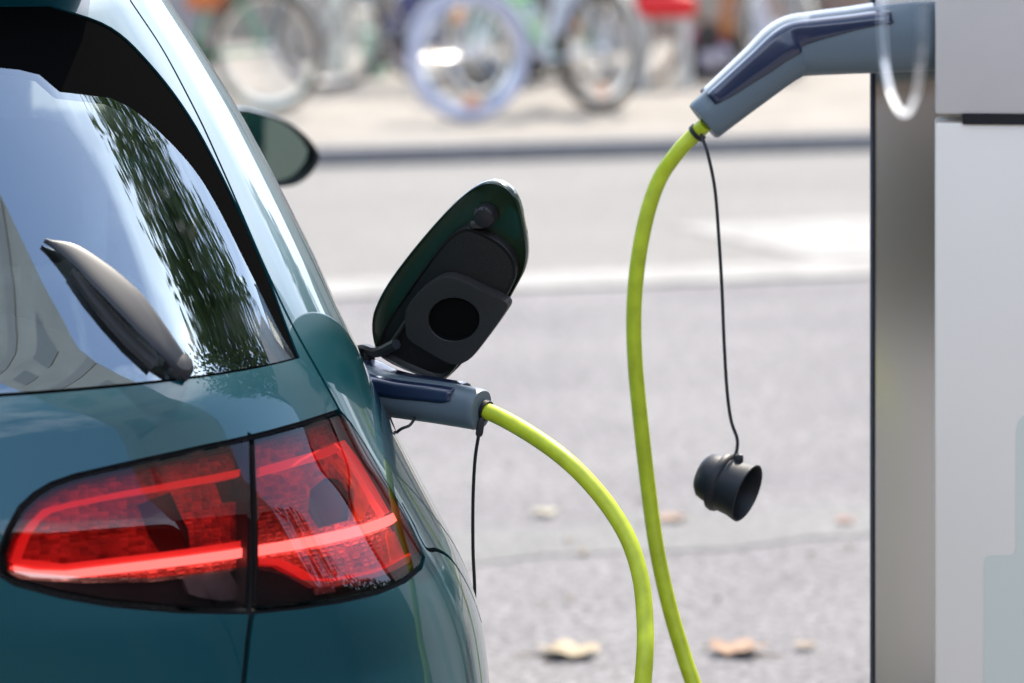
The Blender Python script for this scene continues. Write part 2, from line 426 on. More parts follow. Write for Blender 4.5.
def cut(domain, regions, grid):
    """triangulate the (U, v) domain so that every region has a clean edge; returns uv, tris, class index of each tri (-1 = none)"""
    pts, edges = [], []
    def add(poly):
        k0 = len(pts); L = []
        for i, p in enumerate(poly):                     # split long sides
            q = poly[(i+1) % len(poly)]; d = math.hypot(q[0]-p[0], q[1]-p[1]); m = max(1, int(d/0.03))
            for k in range(m): L.append((p[0]+(q[0]-p[0])*k/m, p[1]+(q[1]-p[1])*k/m))
        pts.extend(L); edges.extend([(k0+i, k0+(i+1) % len(L)) for i in range(len(L))])
    add(domain)
    for _, poly in regions: add(poly)
    A = np.array([pts[e[0]] for e in edges]); B = np.array([pts[e[1]] for e in edges])
    G = np.array(grid); ok = inside(domain, G[:, 0], G[:, 1])
    G = G[ok]; keep = np.ones(len(G), bool)
    D = B-A; LL = np.maximum((D*D).sum(1), 1e-12)
    for i in range(0, len(G), 500):
        g_ = G[i:i+500, None, :]
        t = np.clip(((g_-A[None])*D[None]).sum(-1)/LL, 0, 1)
        dd = np.linalg.norm(g_-(A[None]+t[..., None]*D[None]), axis=-1).min(1)
        keep[i:i+500] = dd > 0.0035
    allp = [Vector(p) for p in pts]+[Vector(p) for p in G[keep]]
    vo, eo, fo, *_ = delaunay_2d_cdt(allp, edges, [], 0, 1e-6)
    uv = np.array([(p.x, p.y) for p in vo]); F = np.array([f for f in fo if len(f) == 3])
    cen = uv[F].mean(1); cls = np.full(len(F), -1)
    cls[inside(domain, cen[:, 0], cen[:, 1])] = 0
    dom = cls == 0
    for k, (_, poly) in enumerate(regions):
        cls[dom & inside(poly, cen[:, 0], cen[:, 1])] = k+1
    return uv, F, cls

def panel(name, uv, F, sel, m, parent=None, depth=0.0, rim=0.0, mirror='join', rim_out=0.0):
    """build the chosen triangles as a panel of the body; rim = how far its edge turns in; mirror: join / only / none"""
    F = F[sel]
    ids = np.unique(F); remap = -np.ones(len(uv), int); remap[ids] = np.arange(len(ids)); F = remap[F]; q = uv[ids]
    P = surf(q[:, 0], q[:, 1]); N = surf_n(q[:, 0], q[:, 1]); P = P-depth*N
    a = P[F]; nn = np.cross(a[:, 1]-a[:, 0], a[:, 2]-a[:, 0]); flip = (nn*N[F[:, 0]]).sum(1) < 0
    F[flip] = F[flip][:, ::-1]
    faces = [tuple(f) for f in F]; V = [tuple(p) for p in P]; NN = [tuple(n_) for n_ in N]
    if rim or rim_out:
        cnt = {}
        for f in faces:
            for i in range(3):
                e = (f[i], f[(i+1) % 3]); cnt[tuple(sorted(e))] = cnt.get(tuple(sorted(e)), [])+[e]
        new = {}
        for k, es in cnt.items():
            if len(es) == 1:
                i, j = es[0]
                if mirror == 'join' and abs(q[i, 0]) < 1e-6 and abs(q[j, 0]) < 1e-6: continue
                for t in (i, j):
                    if t not in new:
                        new[t] = len(V); p = P[t]-(rim if rim else -rim_out)*N[t]; V.append(tuple(p)); NN.append(tuple(N[t]))
                faces.append((j, i, new[i], new[j]) if rim else (i, j, new[j], new[i]))
    def make(sides):
        VV, FF, NO = [], [], []
        for sgn in sides:
            k = len(VV); VV += [(sgn*p[0], p[1], p[2]) for p in V]; NO += [(sgn*p[0], p[1], p[2]) for p in NN]
            FF += [tuple(k+i for i in (f if sgn > 0 else f[::-1])) for f in faces]
        me = bpy.data.meshes.new(name); me.from_pydata(VV, [], FF); me.validate()
        me.polygons.foreach_set('use_smooth', [True]*len(me.polygons))
        ln = []
        for p in me.polygons:
            fn = p.normal
            for vi in p.vertices:
                n_ = Vector(NO[vi]); ln.append(n_ if (len(p.vertices) == 3) else fn)
        me.normals_split_custom_set(ln)
        return link(name, me, m, parent)
    if mirror == 'join': return make((1, -1))
    return make((1,)) if mirror == 'only' else make((-1,))

# --- outlines read off the photograph
frit_r = [(300, 358), (285, 320), (268, 275), (249, 231), (229, 188), (209, 148), (189, 114), (168, 84), (151, 64), (135, 44), (111, 27), (84, 12), (50, 5)]
glass_r = [(296, 357), (279, 328), (249, 267), (215, 200), (205, 185), (188, 160), (168, 138), (141, 114), (124, 102), (111, 97)]
vb = 0.972
frit_uv = [('p', 0, vb)]+[('p', u, vb) for u in np.arange(.1, .7, .05)]
fr_ = curve2(cast(frit_r[::2]), 5)
frit_poly = [(0, vb)]+[(u, vb+(fr_[0][1]-vb)*(u/fr_[0][0])**3) for u in np.arange(0.06, fr_[0][0]-0.03, 0.06)]+fr_+[(fr_[-1][0]*k, fr_[-1][1]+0.002) for k in (.8, .6, .4, .2, 0)]
gl_ = curve2(cast([glass_r[0], glass_r[1], glass_r[2], glass_r[3], glass_r[5], glass_r[7], glass_r[9]]), 5)
tv_ = cast([(60, 91), (40, 74), (20, 69), (0, 67)])
glass_poly = [(0, vb+.004)]+[(u, vb+.004+(gl_[0][1]-vb-.004)*(u/gl_[0][0])**3) for u in np.arange(0.06, gl_[0][0]-0.03, 0.06)]+gl_+tv_+[(tv_[-1][0]*k, tv_[-1][1]+0.004) for k in (.8, .6, .4, .2, 0)]
lamp_out = [(251, 437), (275, 431), (300, 424), (322, 417), (340, 411), (352, 425), (368, 450), (385, 480), (402, 508), (414, 532), (424, 556), (421, 567), (404, 581), (375, 593), (340, 601), (300, 607), (251, 612)]
lamp_in = [(251, 437), (200, 448), (150, 459), (110, 468), (75, 476), (52, 484), (35, 494), (20, 508), (8, 530), (0, 552), (1, 575), (15, 584), (60, 596), (110, 605), (180, 611), (251, 612)]
lo, li = cast(lamp_out), cast(lamp_in)
gapx = lo[0][0]
def push(poly, d):
    """grow (d > 0) or shrink a closed outline"""
    P = [Vector(p) for p in poly]; n = len(P)
    area = sum(P[i].x*P[(i+1) % n].y-P[(i+1) % n].x*P[i].y for i in range(n)); sg = 1 if area > 0 else -1
    out = []
    for i in range(n):
        t1 = (P[i]-P[i-1]); t2 = (P[(i+1) % n]-P[i]); t1 = t1.normalized() if t1.length > 1e-9 else t2.normalized(); t2 = t2.normalized() if t2.length > 1e-9 else t1
        n1 = Vector((t1.y, -t1.x))*sg; n2 = Vector((t2.y, -t2.x))*sg; b = n1+n2
        b = b.normalized() if b.length > 1e-6 else n1
        out.append(tuple(P[i]+b*d/max(0.5, b.dot(n1))))
    return out
shut = cast([(340, 411), (306, 350), (268, 274), (229, 184), (192, 104), (160, 45), (130, 0)])
shut = curve2(shut[::-1], 6)[::-1]
shut_low = [lo[0], cast([(248, 640)])[0], cast([(243, 690)])[0], (cast([(243, 690)])[0][0]-0.01, 0.665)]
shut_line = shut_low[::-1]+[]                                # hatch edge below the lamps
hatch_poly = [(0, 0.640), (0.35, .642), (shut_low[-1][0], 0.652)]+shut_low[::-1]+[(lo[2][0], lo[2][1])]+shut+[(shut[-1][0]-0.01, 1.372), (shut[-1][0]-0.06, 1.40), (shut[-1][0]-0.12, 1.415), (0, 1.42)]
bump_seam = cast([(402, 503), (412, 521), (426, 548), (437, 550), (451, 559), (466, 582), (475, 602)])
bump_seam = curve2(bump_seam, 4)
e_ = bump_seam[-1]
bump_line = bump_seam+[(e_[0]+.05, e_[1]-.03), (e_[0]+.12, e_[1]-.05)]

def circ(y, z, r, n=40):
    """wheel opening in (U, v) on the flank"""
    out = []
    for i in range(n):
        a = 2*math.pi*i/n; yy = y+r*math.cos(a); v = z+r*math.sin(a)
        out.append((yy, v))
    def u_of(yy, v):
        lo_, hi = 0.6, 4.6
        for _ in range(40):
            m_ = (lo_+hi)/2
            if surf(m_, v)[1] < yy: lo_ = m_
            else: hi = m_
        return lo_
    return [(u_of(yy, max(0.202, v)), max(0.202, v)) for yy, v in out]
arch_r, arch_f = circ(0.82, 0.31, 0.345), circ(3.40, 0.31, 0.345)
arch_r = [p for p in arch_r]; 
def rrect(cu, cv, w, h, r, n=5):
    out = []
    for sx, sy, a0 in ((1, 1, 0), (-1, 1, 90), (-1, -1, 180), (1, -1, 270)):
        for i in range(n+1):
            a = R(a0+90*i/n); out.append((cu+sx*(w/2-r)+r*math.cos(a), cv+sy*(h/2-r)+r*math.sin(a)))
    return out
flap_hole = rrect(1.27, 0.905, 0.16, 0.17, 0.045)
side_win = [(1.50, .985), (3.05, .985), (3.3, 1.02), (2.95, 1.30), (2.7, 1.345), (1.75, 1.345), (1.62, 1.30)]
wind = [(4.8, 1.00), (4.8, 1.37), (4.2, 1.365), (3.75, 1.33), (3.68, 1.04), (3.9, 1.00)]
front_door = [(2.35, .33), (3.32, .36), (3.38, .95), (3.38, 1.0), (3.0, 1.33), (2.72, 1.375), (2.35, 1.375)]
gl_head = [(4.05, .68), (4.42, .66), (4.5, .69), (4.3, .74), (4.0, .76)]
grille = [(4.8, .42), (4.45, .42), (4.5, .52), (4.8, .54)]

regions = [
    ('body', [(0, .21), (4.8, .21), (4.8, 1.79), (0, 1.79)]),
    ('bumper', [(0, .23), (0.66, .23), (0.66, .615), (shut_low[-1][0]+.004, .645), (0.35, .635), (0, .633)]),
    ('hatch', hatch_poly),
    ('gap', strip([(0, .637), (0.35, .639), (shut_low[-1][0], .648)], .006)),
    ('gap', strip(shut_low[::-1], .0055)),
    ('gap', strip(shut, .0055)),
    ('gap', strip(bump_line, .0045)),
    ('gap', strip(front_door+[front_door[0]], .006)),
    ('frame', frit_poly),
    ('gap', push(lo, .0024)), ('gap', push(li, .0024)),
    ('lens_out', push(lo, -.0008)), ('lens_in', push(li, -.0008)),
    ('gap', strip([(lo[0][0], lo[0][1]+.004), (lo[-1][0], lo[-1][1]-.004)], .0058)),
    ('glass', glass_poly),
    ('side_frame', push(side_win, .018)), ('side_glass', side_win), ('side_frame', strip([(2.33, .98), (2.36, 1.35)], .07)),
    ('windscreen', wind),
    ('headlamp', gl_head), ('grille', grille),
    ('opening', flap_hole),
    ('void', arch_r), ('void', arch_f),
]
us = np.concatenate([np.arange(0.0075, 1.0, .0125), np.arange(1.0, 1.5, .02), np.arange(1.5, 4.8, .06)])
vsx = np.concatenate([np.arange(.24, .55, .04), np.arange(.56, 1.42, .0125), np.arange(1.43, 1.8, .03)])
grid = [(u+(0.004 if j % 2 else 0), v) for j, v in enumerate(vsx) for u in us]
uv, F, cls = cut([(0, .2), (4.8, .2), (4.8, 1.795), (0, 1.795)], regions, grid)
names = ['body']+[r_[0] for r_ in regions]
cn = np.array([names[k] if k >= 0 else 'none' for k in cls])
S_ = lambda *k: np.isin(cn, k)
body = panel('body', uv, F, S_('body'), M_paint, CAR, rim=.014, mirror='only')
other = panel('body', uv, F, S_('body', 'opening'), M_paint, CAR, rim=.014, mirror='left')
body.name = 'body_panel'; other.name = 'body_panel'
panel('rear_bumper', uv, F, S_('bumper'), M_paint, CAR, rim=.014)
HATCH = panel('tailgate', uv, F, S_('hatch'), M_paint, CAR, rim=.014)
panel('panel_gap', uv, F, S_('gap'), M_gap, CAR, depth=.007)
WIN = panel('rear_window', uv, F, S_('glass'), M_glass, CAR, depth=.0015)
panel('window_border', uv, F, S_('frame'), M_frit, WIN, depth=.0022, rim=.01)
for side in ('only', 'left'):
    sw = panel('side_window', uv, F, S_('side_glass'), M_sideglass, CAR, depth=.003, mirror=side)
    panel('side_window_frame', uv, F, S_('side_frame'), M_frit, sw, depth=.002, mirror=side)
panel('windscreen', uv, F, S_('windscreen'), M_sideglass, CAR, depth=.003)
for side in ('only', 'left'): panel('headlight', uv, F, S_('headlamp'), M_silver, CAR, depth=-.001, mirror=side)
panel('grille', uv, F, S_('grille'), M_black, CAR, depth=.01, rim_out=.01)

# --- tail lamps: clear red cover over a lamp interior with light guides
grid_l = [(u+(0.0025 if j % 2 else 0), v) for j, v in enumerate(np.arange(.70, 1.0, .006)) for u in np.arange(.3, 1.05, .006)]
smoke_in = cast([(-6, 569), (15, 571), (80, 577), (150, 578), (200, 573), (251, 566), (251, 620), (100, 625), (-20, 600)])
smoke_out = cast([(251, 566), (270, 568), (300, 580), (330, 582), (375, 573), (404, 558), (427, 548), (432, 575), (380, 605), (320, 615), (251, 622)])
dl = .003
def lamp(poly, smoke, inner, depth):
    """cover + interior of one lamp; inner = list of (part name, material, pixel outline)"""
    reg = [('lens', push(poly, -.0012)), ('cut', smoke)]
    uv2, F2, c2 = cut(push(poly, .02), reg, grid_l)
    cen = uv2[F2].mean(1); ins = inside(push(poly, -.0012), cen[:, 0], cen[:, 1])
    sm = inside(smoke, cen[:, 0], cen[:, 1]) & ins
    reg3 = [('lens', push(poly, -.004))]+[(a, cast(c, depth)) for a, b, c in inner]
    uv3, F3, c3 = cut(push(poly, .03), reg3, grid_l)
    cen3 = uv3[F3].mean(1); ins3 = inside(push(poly, -.004), cen3[:, 0], cen3[:, 1])
    out = []
    for side in ('only', 'left'):
        t = panel('tail_light', uv2, F2, ins & ~sm, M_lens, CAR, depth=-.001, mirror=side)
        panel('smoked_cover', uv2, F2, sm, M_smoke, t, depth=-.001, mirror=side)
        panel('reflector', uv3, F3, ins3 & (c3 == 1), M_refl, t, depth=depth, mirror=side)
        panel('housing', uv3, F3, ins3, M_dark_cell, t, depth=depth+.009, rim_out=depth+.008, mirror=side)
        groups = {}
        for k, (a, b, c) in enumerate(inner): groups.setdefault((a, b.name), (a, b, []))[2].append(k+2)
        for (a, _), (nm, mm, ks) in groups.items():
            off = {'light_guide': .010, 'light_bar': .008, 'dark_chamber': -.004}.get(nm, .002)
            panel(nm, uv3, F3, ins3 & np.isin(c3, ks), mm, t, depth=depth-off, rim=.008, mirror=side)
        out.append(t)
    return out
inner_out = [
    ('dark_chamber', M_dark_cell, [(252, 568), (280, 574), (310, 588), (340, 588), (385, 576), (412, 560), (424, 556), (424, 570), (380, 600), (252, 614)]),
    ('clear_reflector', M_silver, [(345, 580), (375, 572), (400, 563), (408, 568), (395, 577), (370, 585), (350, 588)]),
    ('clear_reflector', M_silver, [(312, 588), (332, 586), (335, 592), (314, 596)]),
    ('dark_chamber', M_dark_cell, [(310, 490), (325, 478), (345, 480), (352, 500), (348, 520), (318, 528), (308, 512)]),
    ('amber_reflector', M_orange, [(330, 462), (345, 455), (356, 478), (368, 505), (362, 520), (352, 522), (352, 490), (340, 474)]),
    ('amber_reflector', M_orange, [(385, 535), (397, 530), (405, 548), (402, 560), (390, 564)]),
    ('light_bar', M_red_bar, [(254, 470), (290, 460), (330, 446), (338, 443), (342, 449), (334, 454), (295, 467), (254, 478)]),
    ('light_bar', M_red_bar, [(338, 443), (352, 462), (368, 488), (383, 515), (378, 517), (362, 492), (347, 467), (334, 450)]),
    ('light_bar', M_red_bar, [(254, 559), (275, 560), (296, 570), (312, 580), (330, 580), (375, 570), (402, 558), (406, 550), (410, 556), (404, 565), (378, 577), (330, 588), (308, 588), (290, 577), (272, 567), (254, 566)]),
    ('light_guide', M_white_bar, [(253, 547), (290, 541), (340, 531), (380, 519), (392, 513), (394, 520), (384, 528), (342, 541), (292, 551), (253, 557)]),
]
inner_in = [
    ('dark_chamber', M_dark_cell, [(-4, 578), (20, 579), (80, 583), (150, 582), (200, 576), (250, 568), (250, 614), (150, 612), (30, 594)]),
    ('clear_reflector', M_silver, [(182, 578), (205, 574), (228, 572), (236, 585), (238, 600), (222, 601), (200, 598), (188, 594)]),
    ('dark_chamber', M_dark_cell, [(138, 505), (170, 492), (178, 510), (188, 530), (190, 548), (160, 553), (148, 535)]),
    ('dark_chamber', M_dark_cell, [(215, 483), (246, 476), (246, 500), (222, 503)]),
    ('light_bar', M_red_bar, [(8, 562), (16, 540), (26, 525), (40, 511), (52, 507), (60, 508), (50, 514), (38, 522), (28, 536), (20, 556), (18, 566)]),
    ('light_bar', M_red_bar, [(44, 510), (70, 503), (120, 493), (180, 482), (247, 469), (247, 476), (182, 488), (122, 498), (74, 507), (52, 513)]),
    ('light_bar', M_red_bar, [(10, 558), (40, 561), (60, 564), (120, 557), (180, 550), (247, 540), (247, 548), (180, 557), (120, 564), (62, 571), (30, 570), (10, 566)]),
    ('light_guide', M_white_bar, [(12, 566), (32, 570), (62, 571), (120, 564), (180, 557), (247, 548), (247, 557), (180, 566), (120, 573), (62, 579), (30, 577), (14, 572)]),
]
lo_l = push(lo, -.0022); li_l = push(li, -.0022)
lamp(lo_l, smoke_out, inner_out, .019)
lamp(li_l, smoke_in, inner_in, .019)

# --- rear roof spoiler, wiper, interior
bm = bmesh.new()
rings = []
for k in range(21):
    x = -0.48+0.96*k/20; e = (1-abs(x/0.52)**4)
    yb = 0.41+0.12*abs(x/0.48)**2.4
    prof = [(yb+.22, 1.452-.010*(x/.48)**2), (yb+.02, 1.428-.012*(x/.48)**2), (yb-.055*e, 1.404-.012*(x/.48)**2), (yb-.06*e, 1.394-.012*(x/.48)**2), (yb+.03, 1.376-.012*(x/.48)**2), (yb+.20, 1.40)]
    rings.append([bm.verts.new((x, p[0], p[1])) for p in prof])
skin(bm, rings)
obj('roof_spoiler', bm, M_paint, CAR, angle=35)

# wiper arm: a broad tapering plastic leaf lying on the glass
def on_glass(px, py, lift):
    u, v = cast([(px, py)])[0]
    return Vector(surf(u, v)+lift*surf_n(u, v)), Vector(surf_n(u, v))
ax_pts = [(43, 243), (70, 258), (98, 284), (122, 309), (142, 333), (160, 353), (176, 368), (188, 377)]
wid = [.003, .012, .018, .020, .018, .015, .012, .010]
bm = bmesh.new(); rings = []
wp_ = spline([Vector((x, y, 0)) for x, y in ax_pts], 4); ww = np.interp(np.linspace(0, 7, len(wp_)), range(8), wid)
cs = [on_glass(p.x, p.y, .004+.011*math.sin(i/(len(wp_)-1)*math.pi)) for i, p in enumerate(wp_)]
for i, ((c_, n_), w) in enumerate(zip(cs, ww)):
    t = (cs[min(i+1, len(cs)-1)][0]-cs[max(i-1, 0)][0]).normalized(); a = t.cross(n_).normalized()
    rings.append(ring(bm, c_, a, n_, w*min(1, .35+i*.3), .0032, 18, 2.4))
skin(bm, rings)
M_wiper = mat('glossy dark wiper plastic', (0.004, 0.006, 0.011), 0.45, coat=0.2, coat_ior=1.5, coat_rough=.1)
WP = obj('wiper', bm, M_wiper, CAR, angle=60)
bm = bmesh.new(); rings = []
for (x, y), w in zip([(70, 274), (88, 297), (108, 320), (128, 342), (152, 366)], (.004, .008, .010, .010, .008)):
    c_, n_ = on_glass(x, y, .003); t = Vector((1, 0, -.6)); rings.append(ring(bm, c_, t.cross(n_).normalized(), n_, w, .006, 8))
skin(bm, rings); obj('wiper_blade', bm, M_seal, WP)
bm = bmesh.new(); c_, n_ = on_glass(178, 368, .0)
lathe(bm, [(.015, 0), (.014, .008), (.010, .013), (.003, .014)], frame(c_-n_*.001, n_), 20); obj('wiper_pivot', bm, M_wiper, WP)

M_cloth = mat('pale grey seat cloth', (0.62, 0.63, 0.64), 0.85, noise=0.08, nscale=30)
M_trim = mat('pale cabin trim', (0.30, 0.30, 0.29), 0.8)
M_shelf = mat('dark parcel shelf', (0.11, 0.10, 0.10), 0.85, noise=0.1)
bm = bmesh.new(); rg = []
for i in range(25):
    x = -.60+1.2*i/24; k = max(0.0, 1-(abs(x+.06)/.62)**2.2)
    rg.append([bm.verts.new((x, .36+.52*j/12, .90+.155*k**.7*(.25+.75*math.sin(math.pi*min(1, (j+.6)/11))**.6))) for j in range(13)])
skin(bm, rg, False, False, False)
obj('parcel_shelf', bm, mat('beige luggage cover', (.52, .48, .40), .85, noise=.12, nscale=9), CAR, angle=80)
bm = bmesh.new(); add_box(bm, (0, 0.96, 0.74), (1.15, 0.14, 0.52), Matrix.Rotation(R(-14), 3, 'X'), bev=.05, seg=4); add_box(bm, (0, 1.25, .45), (1.15, .5, .14), bev=.05, seg=3); obj('rear_seat', bm, M_cloth, CAR)
for x in (-.36, .36, 0):
    bm = bmesh.new(); add_box(bm, (x, 0.94, 1.10), (0.25, 0.10, 0.17), Matrix.Rotation(R(-10), 3, 'X'), bev=.045, seg=4); 
    add_box(bm, (x-.06, .95, 1.0), (.012, .012, .12)); add_box(bm, (x+.06, .95, 1.0), (.012, .012, .12)); obj('rear_headrest', bm, M_cloth, CAR)
for x in (-.36, .36):
    bm = bmesh.new(); add_box(bm, (x, 1.90, 0.76), (0.48, 0.14, 0.64), Matrix.Rotation(R(-14), 3, 'X'), bev=.06, seg=4); add_box(bm, (x, 1.86, 1.16), (0.26, 0.10, 0.19), Matrix.Rotation(R(-10), 3, 'X'), bev=.045, seg=4); add_box(bm, (x, 2.2, .45), (.48, .5, .14), bev=.05); obj('front_seat', bm, M_cloth, CAR)
bm = bmesh.new(); add_box(bm, (0, 2.0, .25), (1.5, 3.2, .04)); add_box(bm, (0, 2.75, .78), (1.35, .35, .3), bev=.08); obj('cabin_floor', bm, M_trim, CAR)

# --- wheels, flank details
M_tyre = mat('tyre rubber', (0.018, 0.018, 0.019), 0.85); M_rim = mat('alloy rim', (0.55, 0.55, 0.56), 0.3, 0.9)
def car_wheel(x, y, sgn):
    Mx = frame(Vector((x, y, .315)), Vector((sgn, 0, 0)))
    bm = bmesh.new(); lathe(bm, [(.20, -.10), (.30, -.10), (.315, -.07), (.315, .07), (.30, .10), (.21, .10), (.205, .06), (.20, -.10)], Mx, 40, False, False); w = obj('wheel', bm, M_tyre, CAR)
    bm = bmesh.new(); lathe(bm, [(.205, .02), (.205, .085), (.195, .09), (.19, .03)], Mx, 40, False, False); lathe(bm, [(.05, .03), (.05, .075), (.03, .08)], Mx, 16)
    for k in range(5):
        a = 2*math.pi*k/5; dv = Vector((math.cos(a), math.sin(a), 0)); p0 = Mx @ (dv*.04+Vector((0, 0, .06))); p1 = Mx @ (dv*.195+Vector((0, 0, .07)))
        tube(bm, [p0, (p0+p1)/2, p1], .02, 8)
    obj('rim', bm, M_rim, w)
for y in (.82, 3.40):
    car_wheel(.77, y, 1); car_wheel(-.77, y, -1)
for sgn in (1, -1):
    for y in (1.62, 2.55):
        bm = bmesh.new(); add_box(bm, (sgn*.818, y, .845), (.03, .2, .03), bev=.012, seg=3); obj('door_handle', bm, M_paint, CAR)

# --- wing mirrors
def wing_mirror(sgn):
    out = [(243, 108), (258, 111), (275, 116), (292, 124), (307, 136), (317, 148), (320.5, 157), (316, 169), (304, 181), (288, 187), (262, 187), (238, 180), (222, 165), (218, 145), (224, 122), (232, 111)]
    P = [CINV @ at(x, y, 6.2+(x-280)*0.0002) for x, y in out]
    cy = sum((p.y for p in P), 0)/len(P); cx = sum((p.x for p in P), 0)/len(P); cz = sum((p.z for p in P), 0)/len(P); c0 = Vector((cx, cy, cz))
    P = smooth_loop([Vector((p.x, cy, p.z)) for p in P], 3)
    if sgn < 0: P = [Vector((-p.x, p.y, p.z)) for p in P]; c0.x *= -1
    bm = bmesh.new(); rings = []
    for sc, dy in ((.97, 0), (1, .008), (1.0, .025), (.95, .06), (.82, .09), (.6, .112), (.3, .122)):
        rings.append([bm.verts.new(c0+(p-c0)*sc+Vector((0, dy, 0))) for p in P])
    skin(bm, rings, False, True)
    tube(bm, [c0+Vector((-sgn*.05, .05, -.035)), c0+Vector((-sgn*.16, .08, -.05))], .022, 10)
    h = obj('wing_mirror', bm, M_paint, CAR)
    bm = bmesh.new(); rings = [[bm.verts.new(c0+(p-c0)*sc+Vector((0, dy, 0))) for p in P] for sc, dy in ((.97, 0), (.985, -.004), (.90, -.003), (.885, .010))]
    skin(bm, rings, False, False); obj('mirror_rim', bm, M_seal, h)
    bm = bmesh.new(); bm.faces.new([bm.verts.new(c0+(p-c0)*.89+Vector((0, .008+.13*sgn*(p-c0).x-.05*(p-c0).z, 0))) for p in P]); obj('mirror_glass', bm, mat('mirror glass', (.30, .42, .38), .02, 1.0), h, smooth=False)
wing_mirror(1); wing_mirror(-1)

# --- charging opening and its open flap
hole = [(q[0], q[1]) for q in flap_hole]
bm = bmesh.new()
rg = []
for dep, sc in ((.002, 1.0), (.05, .96), (.052, .5)):
    cu, cv = 1.27, .905; U_ = np.array([cu+(q[0]-cu)*sc for q in hole]); V_ = np.array([cv+(q[1]-cv)*sc for q in hole])
    rg.append([bm.verts.new(p) for p in surf(U_, V_)-dep*surf_n(U_, V_)])
skin(bm, rg, False, True); obj('charging_socket_recess', bm, M_black, CAR)

FO = at(450, 290, 4.36)                                    # middle of the open flap
FN = Vector((-0.30, -0.90, -0.28)).normalized()            # its lining faces back and a little down
def on_flap(px, py, lift=0.0):
    o = Vector((0, 0, CAMH)); d = at(px, py, 1.0)-o
    t = (FO+FN*lift-o).dot(FN)/d.dot(FN); return o+d*t
def fpts(L, lift=0.0): return [CINV @ on_flap(x, y, lift) for x, y in L]
FNl = (CINV.to_3x3() @ FN).normalized()
def loft_plate(bm, L, levels):
    """rounded plate: outline at several (scale, lift) levels, closed at both ends"""
    rings = []
    c = Vector((sum(p[0] for p in L)/len(L), sum(p[1] for p in L)/len(L)))
    for sc, lf in levels:
        rings.append([bm.verts.new(p) for p in fpts([tuple(c+(Vector(p)-c)*sc) for p in L], 0)])
        for v in rings[-1]: v.co += FNl*lf
    skin(bm, rings)
sl = lambda L, n=4: [(p.x, p.y) for p in smooth_loop([Vector((*p, 0)) for p in L], n)]
flap_o = sl([(377, 352), (372, 330), (375, 308), (388, 283), (410, 253), (438, 220), (462, 196), (480, 184), (494, 182), (507, 187), (517, 200), (523, 222), (527, 248), (525, 268), (517, 285), (498, 318), (474, 350), (452, 374), (438, 381), (410, 372), (388, 362)])
M_flap = mat('foliage tinted flap paint', (0.009, 0.026, 0.008), 0.3, 0.2, coat=1.0, coat_ior=1.6, coat_rough=.02)  # body paint tinted green for the foliage it mirrors
bm = bmesh.new(); loft_plate(bm, flap_o, [(.90, -.017), (.965, -.015), (.992, -.011), (1.0, -.004), (.998, 0.0), (.985, .0012), (.95, -.0015), (.80, -.003)])
FLAP = obj('charging_flap', bm, [M_flap], CAR, angle=50)
M_flapin = mat('flap lining plastic', (0.010, 0.009, 0.008), 0.40, bump=0.25, bscale=700)
inner = sl([(380, 350), (388, 322), (408, 292), (432, 258), (450, 236), (464, 226), (476, 226), (500, 238), (514, 252), (519, 268), (514, 284), (494, 318), (468, 352), (444, 377), (412, 368), (392, 358)])
bm = bmesh.new(); loft_plate(bm, inner, [(1.0, -.004), (1.0, .006), (.985, .0085), (.96, .0075), (.93, .0055), (.6, .0055)])
obj('flap_lining', bm, M_flapin, FLAP, angle=30)
cover = sl([(411, 322), (411, 305), (420, 290), (436, 276), (450, 270), (464, 272), (490, 284), (508, 292), (514, 299), (509, 309), (494, 330), (478, 350), (466, 357), (454, 356), (430, 343), (414, 332)])
M_rimc = mat('worn black flap plastic', (0.030, 0.028, 0.027), 0.36, bump=0.2, bscale=600)
bm = bmesh.new()
hole_px = [(458+25*math.cos(a)*.95+6*math.sin(a), 313+20*math.sin(a)-5*math.cos(a)) for a in [2*math.pi*i/len(cover) for i in range(len(cover))]]
# start the ring of the hole at the outline's own starting angle so the face between them does not twist
a0 = math.atan2(cover[0][1]-313, cover[0][0]-460); sgn_ = 1 if (cover[5][1]-313)*(cover[0][0]-460)-(cover[5][0]-460)*(cover[0][1]-313) > 0 else -1
hole_px = []
for p in cover:
    a = math.atan2(p[1]-313, p[0]-460); hole_px.append((459+26*math.cos(a), 313+22*math.sin(a)))
c = Vector((462, 313)); rings = []
for L, sc, lf in ((cover, 1.0, .006), (cover, 1.0, .017), (cover, .985, .0205), (cover, .95, .0205), (hole_px, 1.0, .0185), (hole_px, .96, .017), (hole_px, .92, .0115), (hole_px, .3, .0105)):
    cc = c if L is cover else Vector((459, 313))
    rings.append([bm.verts.new(q+FNl*lf) for q in fpts([tuple(cc+(Vector(p)-cc)*sc) for p in L])])
skin(bm, rings, True, True)
obj('socket_cover', bm, M_rimc, FLAP, angle=35)
# inside of the cover's cup: near-black, the hole's shade put into the colour
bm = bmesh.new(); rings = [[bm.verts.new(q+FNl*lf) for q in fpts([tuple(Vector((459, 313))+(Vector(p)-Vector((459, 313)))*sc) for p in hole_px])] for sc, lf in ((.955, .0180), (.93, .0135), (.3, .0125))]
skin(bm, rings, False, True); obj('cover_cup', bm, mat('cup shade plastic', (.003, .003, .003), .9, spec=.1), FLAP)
bm = bmesh.new()                                          # latch
Lm = frame(fpts([(487, 214)])[0]+FNl*.0, FNl)
lathe(bm, [(.0125, -.002), (.0125, .010), (.0105, .013), (.004, .014)], Lm, 18)
add_box(bm, fpts([(479, 222)])[0]+FNl*.006, (.016, .012, .010), bev=.003)
tube(bm, [fpts([(478, 208)])[0]+FNl*.006, fpts([(487, 206)])[0]+FNl*.012, fpts([(495, 216)])[0]+FNl*.006], .0028, 8)
obj('latch', bm, M_black, FLAP)
